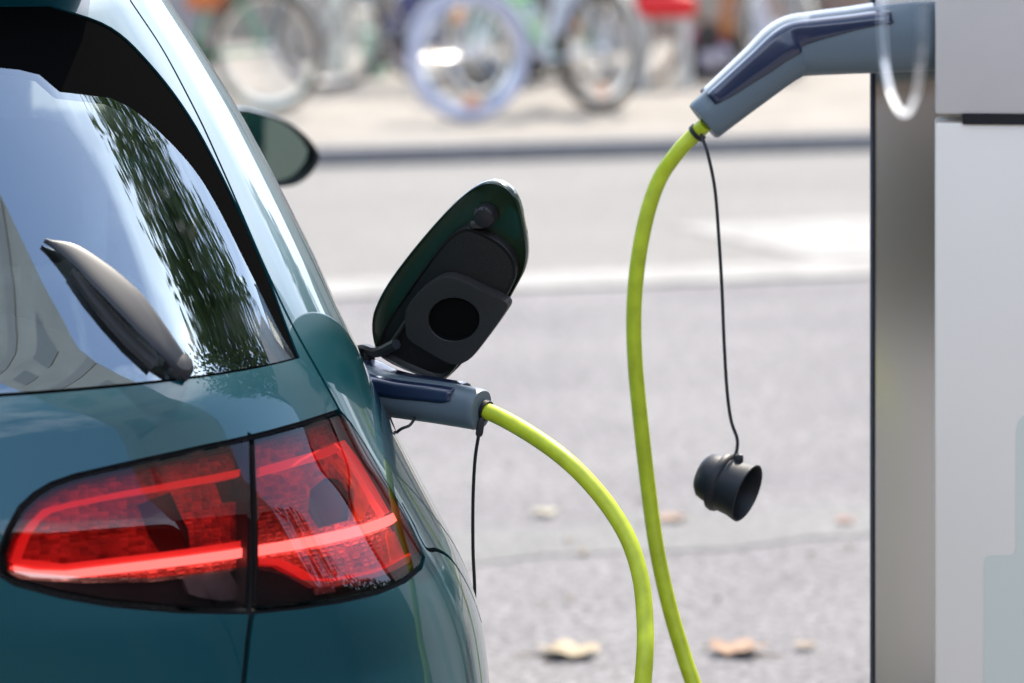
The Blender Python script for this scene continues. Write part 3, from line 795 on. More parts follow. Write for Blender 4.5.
bm = bmesh.new()                                          # hinge arm back to the body
tube(bm, [p for p in spline([CINV @ at(352, 352, 4.50), CINV @ at(365, 349, 4.44), CINV @ at(378, 352, 4.40), CINV @ at(396, 344, 4.37)], 6)], .006, 8)
add_box(bm, CINV @ at(366, 357, 4.45), (.014, .05, .02), bev=.003)
obj('hinge', bm, M_black, FLAP)
bm = bmesh.new()
tube(bm, [p+FNl*.010 for p in fpts([(381, 352), (390, 345), (398, 334), (404, 325), (410, 316)])], .0022, 8)
obj('flap_rib', bm, M_rimc, FLAP)
# cord that keeps the socket cover: loop below the plug, and rubber edge of the opening
bm = bmesh.new(); tube(bm, spline([CINV @ at(393, 436, 4.34), CINV @ at(401, 429, 4.33), CINV @ at(410, 425, 4.33), CINV @ at(415, 416, 4.34), CINV @ at(414, 406, 4.36)], 6), .0017, 8); obj('cover_cord', bm, M_tether, FLAP)
bm = bmesh.new(); tube(bm, spline([CINV @ at(386, 412, 4.345), CINV @ at(392, 428, 4.335), CINV @ at(399, 446, 4.325), CINV @ at(405, 458, 4.32)], 5), .0032, 8); obj('opening_seal', bm, M_seal, CAR)

# ------------------------------------------------------------------ charging cable: two plugs, the lime cable, tethers and caps
CAB = empty('charging_cable', (0.1, 4.3, 0), 0, 'lime green charging cable with a grey and navy plug at each end', 'cable')
CB = Vector((0.1, 4.3, 0))
def cl(*a): return at(*a)-CB
bm = bmesh.new()
c1 = [(474, 406, 4.33), (500, 417, 4.31), (530, 434, 4.28), (560, 455, 4.25), (587, 480, 4.23), (612, 511, 4.21), (630, 543, 4.19), (641, 580, 4.17), (645, 620, 4.15), (645, 655, 4.13), (641, 700, 4.12), (632, 770, 4.10)]
c2 = [(707, 720, 4.63), (693, 683, 4.64), (682, 650, 4.65), (669, 605, 4.66), (657, 550, 4.67), (648, 486, 4.68), (640, 415, 4.68), (635, 360, 4.68), (634, 310, 4.68), (638, 262, 4.68), (647, 215, 4.68), (660, 178, 4.68), (678, 152, 4.67), (694, 135, 4.67), (706, 124, 4.66)]
low = [Vector((.085, 4.04, .32)), Vector((.06, 3.95, .10)), Vector((.14, 3.76, .0105)), Vector((.45, 3.70, .0105)), Vector((.62, 3.95, .0105)), Vector((.50, 4.28, .0105)), Vector((.33, 4.50, .05)), Vector((.26, 4.60, .30))]
path = spline([cl(*p) for p in c1]+[p-CB for p in low]+[cl(*p) for p in c2], 8)
tube(bm, path, .0091, 14); obj('cable', bm, M_lime, CAB)

def plug(sections, cov, ends):
    """lofted plug body; sections: (pixel x, y, distance, half height in px, half depth m)"""
    n = len(sections); cen = [cl(s[0], s[1], s[2]) for s in sections]
    S = []
    for i in range(n-1):
        for k in range(5): S.append(i+k/5)
    S.append(n-1)
    idx = np.arange(n)
    cs = spline(cen, 5); hh = np.interp(S, idx, [s[3]/FPX*s[2] for s in sections]); dd = np.interp(S, idx, [s[4] for s in sections])
    bm = bmesh.new(); rings = []; fr = []
    for i, c_ in enumerate(cs):
        t = (cs[min(i+1, len(cs)-1)]-cs[max(i-1, 0)]).normalized()
        dv = Vector((0, 1, 0)); up = t.cross(dv).normalized(); up = up if up.z > 0 else -up
        dv = t.cross(up).normalized(); dv = dv if dv.y > 0 else -dv
        fr.append((c_, dv, up, dd[i], hh[i])); rings.append(ring(bm, c_, dv, up, dd[i], hh[i], 28, 2.5))
    # soft ends
    c_, dv, up, a, b = fr[-1]; t = (cs[-1]-cs[-2]).normalized(); rings.append(ring(bm, c_+t*.003, dv, up, a*.93, b*.93, 28, 2.5))
    skin(bm, rings); P = obj('plug', bm, M_greyplug, CAB, angle=50)
    i0, i1 = cov
    bm = bmesh.new(); rings = []
    m_ = i1-i0
    for i in range(i0, i1+1):
        c_, dv, up, a, b = fr[i]; q = (i-i0)/m_; lowf = ends(q); e_k = 1.0
        prof = [(-.90-.13*e_k, lowf), (-.90-.13*e_k, lowf+(.50-lowf)*.5), (-1.03, .62), (-1.0, .76), (-.90, .83), (-.78, .86), (-.35, .93), (.1, 1.0), (.5, 1.0+.09*e_k), (.8, .96+.04*e_k), (.98+.05*e_k, .72), (.98+.05*e_k, .2)]
        rings.append([bm.verts.new(c_+dv*(a*x)+up*(b*z)) for x, z in prof])
    skin(bm, rings, False, False, False)
    cv = obj('plug_cover', bm, M_navy, P, angle=60)
    sm = cv.modifiers.new('thick', 'SOLIDIFY'); sm.thickness = .0016; sm.offset = -1
    return P
# plug in the car: short collar out of the flank, then the grip
plug([(352, 392, 4.44, 31, .030), (368, 392, 4.41, 27, .029), (385, 394, 4.39, 22, .027), (405, 397.5, 4.37, 21, .025), (430, 401, 4.35, 21, .0235), (455, 405, 4.335, 21, .0225), (479, 409.5, 4.32, 20.5, .022)],
     (2, 26), lambda q: -.02+.16*q+max(0, (q-.9)*4)**2)
# plug in the charger
CP = plug([(929, 36, 4.715, 35, .037), (912, 37, 4.70, 35, .037), (885, 39, 4.69, 34, .036), (850, 42, 4.685, 32, .033), (815, 45, 4.68, 30.5, .031), (796, 47.5, 4.68, 30, .030), (783, 55, 4.675, 29, .029), (765, 70, 4.67, 26.5, .027), (735, 95, 4.665, 24, .024), (705, 120, 4.66, 22, .0225)],
     (10, 43), lambda q: float(np.interp(q, [0, .15, .35, .55, .75, .93, 1], [.55, .42, .12, -.22, -.14, .10, .30])))
bm = bmesh.new()
lathe(bm, [(.0395, 0), (.0408, .002), (.0408, .008), (.0395, .010)], frame(cl(936, 36, 4.72), Vector((-1, -.1, 0))), 32); obj('plug_flange', bm, M_navy, CP)

# tether at the car plug: ring on the cable, tab with a hole, cord
bm = bmesh.new()
fz = (cl(*c1[1])-cl(*c1[0])).normalized()
Mr = frame(cl(485, 410.5, 4.322), fz)
for h in (-.0015, .0): lathe(bm, [(.0098, h), (.0116, h), (.0116, h+.003), (.0098, h+.003)], Mr, 20, False, False)
tb = [cl(479, 419, 4.312), cl(484, 419, 4.312), cl(483, 434, 4.312), cl(479.5, 437, 4.312), cl(475.5, 434, 4.312)]
plate(bm, smooth_loop(tb, 3), Vector((0, -1, 0)), .003, .0008)
tube(bm, spline([cl(478.5, 436, 4.312), cl(475, 460, 4.33), cl(473, 500, 4.36), cl(473, 550, 4.39), cl(474.5, 600, 4.42), cl(468, 640, 4.52), cl(448, 668, 4.62)], 6), .0019, 8)
obj('tether', bm, M_tether, CAB)
def cap(c, axis):
    M = frame(c, axis)
    bm = bmesh.new(); lathe(bm, [(.008, -.030), (.021, -.029), (.0265, -.024), (.0285, -.016), (.029, -.009), (.0345, -.007), (.0355, -.003), (.0345, .001), (.032, .003), (.0325, .018), (.0345, .027), (.0350, .031), (.0335, .032), (.031, .027), (.029, -.004), (.006, -.005)], M, 40)
    add_box(bm, M @ Vector((.0335, 0, .009)), (.010, .012, .014), bev=.004)
    M2 = M @ Matrix.Translation((0, 0, 0))
    o = obj('dust_cap', bm, M_capm, CAB, angle=40); return o
M_capm = mat('black rubber cap', (0.006, 0.008, 0.013), 0.5, bump=0.1, bscale=500)
cap(cl(446, 690, 4.62), Vector((.2, -.2, -1)))
capc = cl(724, 483, 4.64); cax = Vector((.80, -.42, -.30)).normalized()
cap(capc, cax)
bm = bmesh.new()
tube(bm, spline([cl(701, 134, 4.65), cl(708, 155, 4.64), cl(715, 190, 4.64), cl(719, 240, 4.64), cl(722, 290, 4.64), cl(724, 340, 4.64), cl(727, 390, 4.64), cl(731, 420, 4.64), cl(737, 438, 4.64), cl(737, 449, 4.64), cl(735, 456, 4.64)], 6), .0021, 8)
lathe(bm, [(.006, -.006), (.008, -.002), (.008, .004), (.005, .008)], frame(cl(738, 443, 4.64), Vector((0, 0, 1))), 12)
lathe(bm, [(.0095, -.002), (.0115, -.002), (.0115, .003), (.0095, .003)], frame(cl(697, 133, 4.668), cl(707, 123, 4.66)-cl(690, 139, 4.67)), 18, False, False)
obj('tether', bm, M_tether, CAB)

# ------------------------------------------------------------------ charging post
CHX = at(935, 300, 4.66); YAW = math.atan2(CHX.x, CHX.y)
POST = empty('charging_post', (CHX.x, CHX.y, 0), -YAW, 'white charging post with a brushed steel side strip and grey emblem', 'charging post')
PM = Matrix.Translation((CHX.x, CHX.y, 0)) @ Matrix.Rotation(-YAW, 4, 'Z'); PI_ = PM.inverted()
M_cab = mat('white enamel', (0.86, 0.77, 0.67), 0.35, noise=0.02, nscale=4)
M_head = mat('light grey panel', (0.62, 0.56, 0.52), 0.4, noise=0.03, nscale=6)
M_steel = bpy.data.materials.new('brushed steel'); M_steel.use_nodes = True
b = M_steel.node_tree.nodes['Principled BSDF']; b.inputs['Base Color'].default_value = (.60, .59, .57, 1); b.inputs['Metallic'].default_value = 1.0; b.inputs['Roughness'].default_value = .20
b.inputs['Anisotropic'].default_value = 0.3
M_emblem = mat('pale sage print', (0.70, 0.71, 0.62), 0.45)
W_ = 0.46
def post_z(py): return CAMH-(py-3-HORY)/FPX*4.66
zs = post_z(119)
bm = bmesh.new(); add_box(bm, (W_/2, .055, zs/2-.004), (W_, .11, zs-.008), bev=.004); obj('front_panel', bm, M_cab, POST)
bm = bmesh.new(); add_box(bm, (W_/2, .055, (zs+1.62)/2+.001), (W_, .11, 1.62-zs-.002), bev=.004); obj('head_panel', bm, M_head, POST)
bm = bmesh.new(); add_box(bm, (W_/2+.016, .05, zs-.0035), (W_-.032, .106, .011)); obj('panel_gap', bm, M_gap, POST)
xs = (PI_ @ at(873, 300, 4.80)).x
bm = bmesh.new(); add_box(bm, ((xs+W_)/2, .235, .80), (W_-xs, .20, 1.60), bev=.003); obj('steel_side', bm, M_steel, POST)
M_edge = mat('dark blue edge trim', (0.06, 0.07, 0.10), 0.4)
bm = bmesh.new(); add_box(bm, (xs-.0018, .133, .80), (.0036, .012, 1.60), bev=.001); obj('edge_trim', bm, M_edge, POST)
bm = bmesh.new(); add_box(bm, (W_/2-.05, .2, .02), (W_+.1, .4, .04), bev=.005); obj('plinth', bm, mat('dark grey plinth', (.08, .08, .085), .7), POST)
def on_post(px, py):
    o = PI_ @ Vector((0, 0, CAMH)); d = (PI_ @ at(px, py, 1.0))-o; t = (-.0012-o.y)/d.y; return o+d*t
bm = bmesh.new()
plate(bm, [on_post(x, y) for x, y in [(984, 760), (984, 562), (985.5, 557), (990, 555), (1009, 555), (1014, 553), (1016, 548), (1016, 432), (1018, 422), (1023, 416), (1030, 414), (1082, 414), (1090, 418), (1094, 426), (1094, 548), (1096, 553), (1101, 555), (1130, 555), (1136, 560), (1136, 760)]], PI_.to_3x3() @ Vector((0, -1, 0)), .0010)
obj('emblem', bm, M_emblem, POST, smooth=False)
# pale band hanging in front of the plug's collar
bm = bmesh.new()
tube(bm, spline([at(921, -40, 2.75), at(922, 10, 2.75), at(921, 50, 2.75), at(918, 85, 2.77), at(912, 106, 2.79), at(905, 114, 2.81), at(897, 107, 2.85), at(889, 86, 2.89), at(884, 55, 2.93), at(882, 15, 2.95), at(884, -40, 3.00)], 6), .0019, 8, cap=False)
tag(obj('cable_tie', bm, glassy('clear pale plastic', (.985, .985, .99), 1.22, rough=.45), None), 'thin clear plastic loop hanging round the plug at the charging post', 'loop')
# bulky item list continues below

# ------------------------------------------------------------------ far side of the road: bicycles and things on the pavement
def on_pave(px, py, z=None):
    z = PZ if z is None else z
    return at(px, py, (CAMH-z)*FPX/(py-HORY))
M_chrome = mat('chrome', (.75, .75, .74), .12, 1.0); M_saddle = mat('dark saddle', (.02, .017, .015), .5)
def bicycle(label, p_rear, p_front, fcol, tyre_col, steer=0.0, guard=(.3, .29, .27), carrier=None, refl=None, fat=.024):
    """rear and front wheel contact points on the pavement"""
    dirv = (p_front-p_rear); WB = dirv.length; rz = math.atan2(dirv.y, dirv.x)
    b = empty('bicycle', p_rear, rz, label, 'bicycle', 'bicycles parked on the far pavement')
    mf = mat('bicycle frame paint', fcol, .35, coat=.5); mt = mat('bicycle tyre', tyre_col, .7); mg = mat('bicycle mudguard', guard, .4)
    r = .335
    mtr = mat('bicycle tyre', (.10, .085, .07), .7)
    def wheel(x, st, mt):
        rot = Matrix.Translation((x, 0, r)) @ Matrix.Rotation(st, 4, 'Z')
        def ci(rad, n=40): return [rot @ Vector((rad*math.cos(2*math.pi*k/n), 0, rad*math.sin(2*math.pi*k/n))) for k in range(n+1)]
        bm = bmesh.new(); tube(bm, ci(r-fat), fat, 8, cap=False); w = obj('wheel', bm, mt, b)
        bm = bmesh.new(); tube(bm, ci(r-fat*2-.006), .013, 6, cap=False); obj('rim', bm, M_chrome, w)
        bm = bmesh.new()
        for k in range(16):
            a = 2*math.pi*k/16; e = .02*(1 if k % 2 else -1)
            tube(bm, [rot @ Vector((0, e, 0)), rot @ Vector(((r-.055)*math.cos(a), 0, (r-.055)*math.sin(a)))], .0025, 5)
        lathe(bm, [(.022, -.04), (.03, 0), (.022, .04)], rot @ Matrix.Rotation(R(90), 4, 'X'), 12); obj('spokes', bm, M_chrome, w)
        bm = bmesh.new(); rg = []
        for k in range(17):
            a = R(15)+R(165)*k/16
            rg.append([bm.verts.new(rot @ Vector((rad*math.cos(a), y, rad*math.sin(a)))) for rad, y in ((r+.008, -.03), (r+.022, -.015), (r+.022, .015), (r+.008, .03))])
        skin(bm, rg, False, False, False); obj('mudguard', bm, mg, b)
        if refl:
            bm = bmesh.new(); a = R(refl[1]); lathe(bm, [(.0, -.012), (.045, -.010), (.045, .010), (.0, .012)], rot @ Matrix.Translation((.24*math.cos(a), 0, .24*math.sin(a))) @ Matrix.Rotation(R(90), 4, 'X'), 14); obj('reflector', bm, mat('spoke reflector', refl[0], .3), w)
    wheel(0, 0, mtr); wheel(WB, steer, mt)
    V = lambda x, z, y=0: Vector((x, y, z))
    bb, st, hd, hd2 = V(.45, .29), V(.28, .80), V(WB-.22, .86), V(WB-.16, .66)
    bm = bmesh.new()
    for p, q, rad in ((bb, st, .017), (bb, hd2, .020), (st-V(-.02, .12), hd, .016), (hd+V(-.03, .08), hd2, .02)): tube(bm, [p, (p+q)/2, q], rad, 8)
    for y in (-.05, .05):
        tube(bm, [V(0, r, y), V(.2, r-.02, y*.8), bb], .010, 6); tube(bm, [V(0, r, y), V(.26, .74, y*.4)], .009, 6)
        tube(bm, [hd2+V(.01, -.02, y*.9), V(WB-.06, .5, y*1.1), V(WB, r, y*1.1)], .012, 6)
    obj('frame', bm, mf, b)
    bm = bmesh.new(); tube(bm, [hd, hd+V(-.05, .17)], .014, 8); tube(bm, spline([hd+V(-.22, .16, -.28), hd+V(-.05, .2, -.2), hd+V(-.02, .17), hd+V(-.05, .2, .2), hd+V(-.22, .16, .28)], 5), .012, 8); obj('handlebar', bm, M_chrome, b)
    bm = bmesh.new(); tube(bm, [st, st+V(-.03, .12)], .013, 8); add_box(bm, st+V(-.04, .15), (.26, .16, .05), bev=.022, seg=3); obj('saddle', bm, M_saddle, b)
    bm = bmesh.new(); lathe(bm, [(.09, -.004), (.09, .004)], Matrix.Translation(bb+V(0, 0, -.05)) @ Matrix.Rotation(R(90), 4, 'X'), 20)
    for s_ in (1, -1):
        tube(bm, [bb+V(0, 0, -.06*s_), bb+V(.08*s_, -.14*1, -.075*s_)], .009, 6); add_box(bm, bb+V(.08*s_, -.14, -.12*s_), (.09, .09, .022), bev=.005)
    obj('crank', bm, M_saddle, b)
    bm = bmesh.new(); add_box(bm, V(-.08, .74), (.36, .13, .014)); tube(bm, [V(0, r, .06), V(-.1, .73, .06)], .006, 6); tube(bm, [V(0, r, -.06), V(-.1, .73, -.06)], .006, 6)
    obj('carrier', bm, M_saddle, b)
    if carrier:
        bm = bmesh.new(); add_box(bm, V(carrier[1], carrier[2], 0), (.20, .16, .16), bev=.03, seg=3); obj('pannier', bm, mat('pannier fabric', carrier[0], .7), b)
    return b
# green bicycle beyond the car: its rear wheel shows, front half hidden by the car
pA = on_pave(268, 114); pB = pA+Vector((-.92, .42, 0)); pB.z = pA.z
bicycle('green framed bicycle beyond the car, its rear wheel clear of the rear pillar', pA, pB, (.010, .22, .085), (.045, .038, .034), 0.0, carrier=((.55, .16, .05), .36, .62), refl=None, guard=(.25, .24, .22))
pC = on_pave(598, 116); pD = on_pave(468, 121)
pD = pC+(pD-pC).normalized()*1.04; 
pD = on_pave(468, 122); pC = pD+Vector((.69, .78, 0))
bicycle('bicycle with a wide whitish front tyre parked left of the red stool', pC, pD, (.62, .64, .70), (.50, .52, .66), R(-25), fat=.034, refl=((.75, .30, .12), -95), guard=(.45, .45, .5))
pE = on_pave(600, 117); pF = pE+Vector((.05, 1.05, 0)); pE2 = pE+Vector((-.1, 0, 0))
bicycle('dark tyred bicycle with green frame standing just right of the white tyred one', on_pave(600, 114)+Vector((0, .12, 0)), on_pave(600, 114)+Vector((-.64, .95, 0)), (.02, .26, .06), (.05, .042, .036), 0.0, refl=((.75, .32, .10), 35), guard=(.36, .34, .30))

def thing_box(name, label, cat, px0, px1, ytop, ybase, col, depth=.3, bev=.02, lid=None, rough=.7, back=0.0):
    """boxy thing standing on the pavement, seen between px0 and px1"""
    p0 = on_pave((px0+px1)/2, ybase); d = p0.y+back; w = (px1-px0)/FPX*d; h = CAMH-(ytop-HORY)/FPX*d-PZ
    e = empty(name, (p0.x*d/p0.y, d+depth/2, PZ), 0, label, cat)
    bm = bmesh.new(); add_box(bm, (0, 0, h/2), (w, depth, h), bev=min(bev, w/4), seg=3)
    obj('shell', bm, mat(name+' shell', col, rough, noise=.08, nscale=8), e)
    if lid:
        bm = bmesh.new(); add_box(bm, (0, 0, h+.02), (w+.02, depth+.02, .035), bev=.01); obj('lid', bm, mat(name+' lid', lid, .6), e)
    return e, w, h, d
thing_box('stone_pillar', 'pale square pillar behind the green bicycle', 'pillar', 325, 349, -120, 74, (.62, .60, .54), .2)
thing_box('stone_pillar', 'pale grey pillar rising behind the two right hand bicycles', 'pillar', 546, 562, -140, 62, (.50, .48, .54), .2)
thing_box('planter_box', 'wide cream planter box left of the white tyred bicycle', 'planter', 352, 424, 12, 46, (.58, .53, .43), .4)
thing_box('waste_bin', 'pale green bin standing in front of the cream planter box', 'bin', 362, 385, 38, 78, (.30, .46, .33), .25, lid=(.32, .5, .36))
thing_box('cardboard_box', 'brown box standing beside the pale green bin', 'box', 392, 420, 38, 72, (.16, .065, .045), .25)
thing_box('storage_crate', 'dark blue crate standing behind the cream planter box', 'crate', 386, 442, -30, 48, (.03, .035, .13), .3)
thing_box('shoulder_bag', 'black bag on the pavement behind the whitish front tyre', 'bag', 452, 503, 58, 90, (.018, .016, .018), .25, bev=.06)
thing_box('street_bin', 'whitish green bin behind the dark tyred bicycle', 'bin', 508, 544, 2, 58, (.42, .55, .42), .3, lid=(.04, .30, .06))
# red stool with white legs
p0 = on_pave(664, 88); d = p0.y; stool = empty('stool', (p0.x, d, PZ), 0, 'stool with a bright red seat on whitish legs', 'stool')
zt = CAMH-(17-HORY)/FPX*d-PZ
bm = bmesh.new(); add_box(bm, (0, 0, zt+.07), (.36, .36, .14), bev=.05, seg=4); obj('seat', bm, mat('red seat', (.72, .008, .012), .4), stool)
M_wl = mat('whitish legs', (.60, .58, .54), .5)
for sx in (-1, 1):
    for sy in (-1, 1):
        bm = bmesh.new(); tube(bm, [Vector((sx*.11, sy*.13, zt)), Vector((sx*.13, sy*.16, 0))], .030, 10); obj('leg', bm, M_wl, stool)
# black crate holding rolls of cloth
e, w, h, d = thing_box('open_crate', 'black crate holding rolled cloth beside the red stool', 'crate', 682, 740, 30, 80, (.010, .010, .012), .34)
def roll(label, px, py, r, length, col, ax, dz=0):
    c_ = at(px, py, d-.03); bm = bmesh.new()
    rg = []; pts = [c_-ax*length/2+ax*length*k/8 for k in range(9)]
    tube(bm, pts, r, 16, radii=[r*(.7 if k in (0, 8) else 1+.05*math.sin(k*2.3)) for k in range(9)])
    tag(obj('cloth_roll', bm, mat('rolled cloth', col, .8, noise=.15, nscale=15)), label, 'cloth roll')
roll('magenta cloth roll lying across the black crate', 708, 37, .055, .22, (.30, .015, .13), Vector((1, .1, .12)).normalized())
roll('whitish cloth roll under the magenta one in the black crate', 716, 58, .075, .17, (.52, .52, .62), Vector((1, 0, .1)).normalized())
roll('orange brown cloth roll standing upright in the black crate', 728, 2, .052, .42, (.42, .17, .05), Vector((.06, .1, 1)).normalized())
thing_box('notice_board', 'narrow black board standing right of the black crate', 'board', 739, 752, -60, 58, (.012, .012, .016), .06)
thing_box('bollard', 'pale lilac bollard above the charging plug', 'bollard', 755, 772, -40, 48, (.52, .52, .60), .1)
thing_box('bench', 'low greyish bench above the charging plug', 'bench', 782, 816, -10, 47, (.26, .24, .22), .4)
thing_box('bench', 'low brown bench next to the charging post', 'bench', 826, 868, -12, 46, (.22, .15, .12), .4)
thing_box('stone_block', 'grey stone block at the far left beyond the green bicycle', 'stone', 168, 205, -10, 60, (.26, .25, .27), .4)
p0 = on_pave(560, 42); lw = empty('low_wall', (p0.x, p0.y+.6, PZ), R(6), 'low warm beige wall running behind the parked bicycles', 'wall')
bm = bmesh.new(); add_box(bm, (0, 0, .27), (16, .3, .54), bev=.01); obj('masonry', bm, mat('beige masonry', (.34, .295, .245), .9, noise=.25, nscale=2), lw)
bm = bmesh.new(); add_box(bm, (0, 0, .575), (16.1, .38, .07), bev=.01); obj('coping', bm, mat('grey coping', (.4, .38, .35), .9, noise=.15, nscale=3), lw)
pG = on_pave(330, 92); bicycle('grey bicycle behind the pale green bin', pG, pG+Vector((1.0, .28, 0)), (.25, .22, .20), (.16, .13, .11), .2, guard=(.3, .28, .25))
pH = on_pave(640, 88); bicycle('brown bicycle behind the red stool', pH, pH+Vector((.85, .55, 0)), (.30, .12, .05), (.13, .11, .10), .1, guard=(.32, .29, .25), carrier=((.45, .05, .03), .1, .62))
pI = on_pave(430, 84); bicycle('pale blue bicycle behind the whitish tyre', pI, pI+Vector((1.02, .2, 0)), (.35, .40, .55), (.2, .17, .15), -.2, guard=(.4, .38, .36))
thing_box('planter_box', 'brown planter box behind the pale pillar on the left', 'planter', 278, 330, -20, 62, (.30, .25, .20), .4)
thing_box('planter_box', 'warm brown planter box behind the brown bicycle', 'planter', 588, 634, -30, 52, (.33, .27, .22), .4)
# far row of facades closing the street
M_facade = mat('pale rendered facade', (.46, .42, .36), .9, noise=.12, nscale=.4); M_win = mat('dark window pane', (.03, .035, .04), .08)
def facade(x0, x1, y, z1, label, rz=0.0, flip=1, n=5, floors=3, m=M_facade, origin=(0, 0), zb=0.0, fcol=(.6, .58, .55)):
    e = empty('building', (origin[0], origin[1], 0), rz, label, 'building')
    bm = bmesh.new(); add_box(bm, ((x0+x1)/2, y+flip*4, (z1+zb)/2), (x1-x0, 8, z1-zb)); obj('wall', bm, m, e, smooth=False)
    bm = bmesh.new(); add_box(bm, ((x0+x1)/2, y+flip*4, z1+.2), (x1-x0+.5, 8.5, .4)); obj('cornice', bm, M_facade, e, smooth=False)
    for f in range(floors):
        for k in range(n):
            cx = x0+(x1-x0)*(k+.5)/n; cz = 1.8+f*3.3
            if cz+1 > z1: continue
            bm = bmesh.new(); add_box(bm, (cx, y-flip*.02, cz), (1.25, .1, 1.75)); w_ = obj('window', bm, mat('window frame', fcol, .6), e, smooth=False)
            bm = bmesh.new()
            for q in (-.29, .29): add_box(bm, (cx+q, y-flip*.075, cz), (.50, .02, 1.58))
            obj('pane', bm, M_win, w_, smooth=False)
    return e
facade(-26, 21.6, 44, 6.6, 'pale row of shops closing the far side of the street', n=8, floors=2)
facade(22, 46, 42, 12.6, 'taller pale house added out of view at the right end of the row of shops', n=5, floors=3)  # added to raise the skyline mirrored at the foot of the rear pillar

# ------------------------------------------------------------------ fallen leaves on the asphalt
def leaf(label, px, py, wpx, col, rot, curl=.3, seed=0):
    rnd = random.Random(seed); p = at(px, py, CAMH*FPX/(py-HORY)); s = wpx/FPX*p.y
    bm = bmesh.new(); n = 40; ctr = bm.verts.new((0, 0, .012)); ringv = []
    for i in range(n):
        a = 2*math.pi*i/n
        lob = .74+.18*abs(math.cos(a*2.5))**1.5+.06*rnd.uniform(-1, 1); 
        if abs(a-math.pi) < .2: lob = .5
        x, y = lob*.5*math.cos(a), lob*.5*math.sin(a)
        ringv.append(bm.verts.new((x*s, y*s, .006+s*curl*(abs(math.sin(a*2.5+seed))**2)*.22*lob+rnd.uniform(0, .004))))
    for i in range(n): bm.faces.new((ctr, ringv[i], ringv[(i+1) % n]))
    tube(bm, [Vector((-.2*s, 0, .008)), Vector((-.5*s, .05*s, .004)), Vector((-.75*s, .02*s, .006))], .0016, 5)
    o = obj('fallen_leaf', bm, mat('dry leaf', col, .75, noise=.3, nscale=25), None, angle=60); o.location = (p.x, p.y, .002); o.rotation_euler = (0, 0, rot)
    tag(o, label, 'leaf', 'dry leaves on the asphalt')
leaf('pale yellowish dry leaf on the asphalt beside the car side', 568, 656, 72, (.34, .27, .17), .3, .35, 1)
leaf('tan dry leaf on the asphalt under the hanging black cap', 738, 654, 66, (.30, .18, .11), 2.6, .40, 2)
leaf('tan leaf just right of the charging post cable below mid height', 672, 522, 32, (.38, .24, .16), 1.2, .5, 3)
leaf('small pale leaf on the asphalt right of the tan leaf', 804, 650, 26, (.34, .26, .18), 4.1, .3, 4)
leaf('pale leaf between the car and the first cable bend', 545, 516, 30, (.42, .38, .28), .8, .3, 5)
leaf('reddish small leaf close to the charging post edge', 845, 524, 22, (.34, .17, .13), 2.0, .3, 6)

rnd_ = random.Random(11)
for k in range(16):
    px_, py_ = rnd_.uniform(500, 862), rnd_.choice([rnd_.uniform(500, 560), rnd_.uniform(600, 678), rnd_.uniform(540, 640)])
    leaf('tiny dry leaf scrap scattered on the asphalt between car and charging post', px_, py_, rnd_.uniform(5, 13), rnd_.choice([(.30, .17, .12), (.38, .28, .18), (.16, .12, .10), (.26, .22, .12)]), rnd_.uniform(0, 6), .4, 20+k)
# ------------------------------------------------------------------ behind the camera: what the car's glass and paint mirror
M_bark = mat('bark', (.06, .048, .038), .9, noise=.3, nscale=12)
def leaf_mat(name, c1, c2):
    m = bpy.data.materials.new(name); m.use_nodes = True; n = m.node_tree.nodes; l = m.node_tree.links; b = n['Principled BSDF']
    t = n.new('ShaderNodeTexCoord'); x = n.new('ShaderNodeTexNoise'); x.inputs['Scale'].default_value = 1.3; r = n.new('ShaderNodeMixRGB'); r.inputs['Color1'].default_value = (*c1, 1); r.inputs['Color2'].default_value = (*c2, 1)
    l.new(t.outputs['Object'], x.inputs['Vector']); l.new(x.outputs['Fac'], r.inputs['Fac']); l.new(r.outputs['Color'], b.inputs['Base Color']); b.inputs['Roughness'].default_value = .5
    tr = n.new('ShaderNodeBsdfTranslucent'); l.new(r.outputs['Color'], tr.inputs['Color']); ms = n.new('ShaderNodeMixShader'); ms.inputs['Fac'].default_value = .3
    l.new(b.outputs['BSDF'], ms.inputs[1]); l.new(tr.outputs['BSDF'], ms.inputs[2]); l.new(ms.outputs['Shader'], n['Material Output'].inputs['Surface'])
    return m
M_leaf = leaf_mat('tree leaves', (.05, .10, .03), (.11, .15, .045))
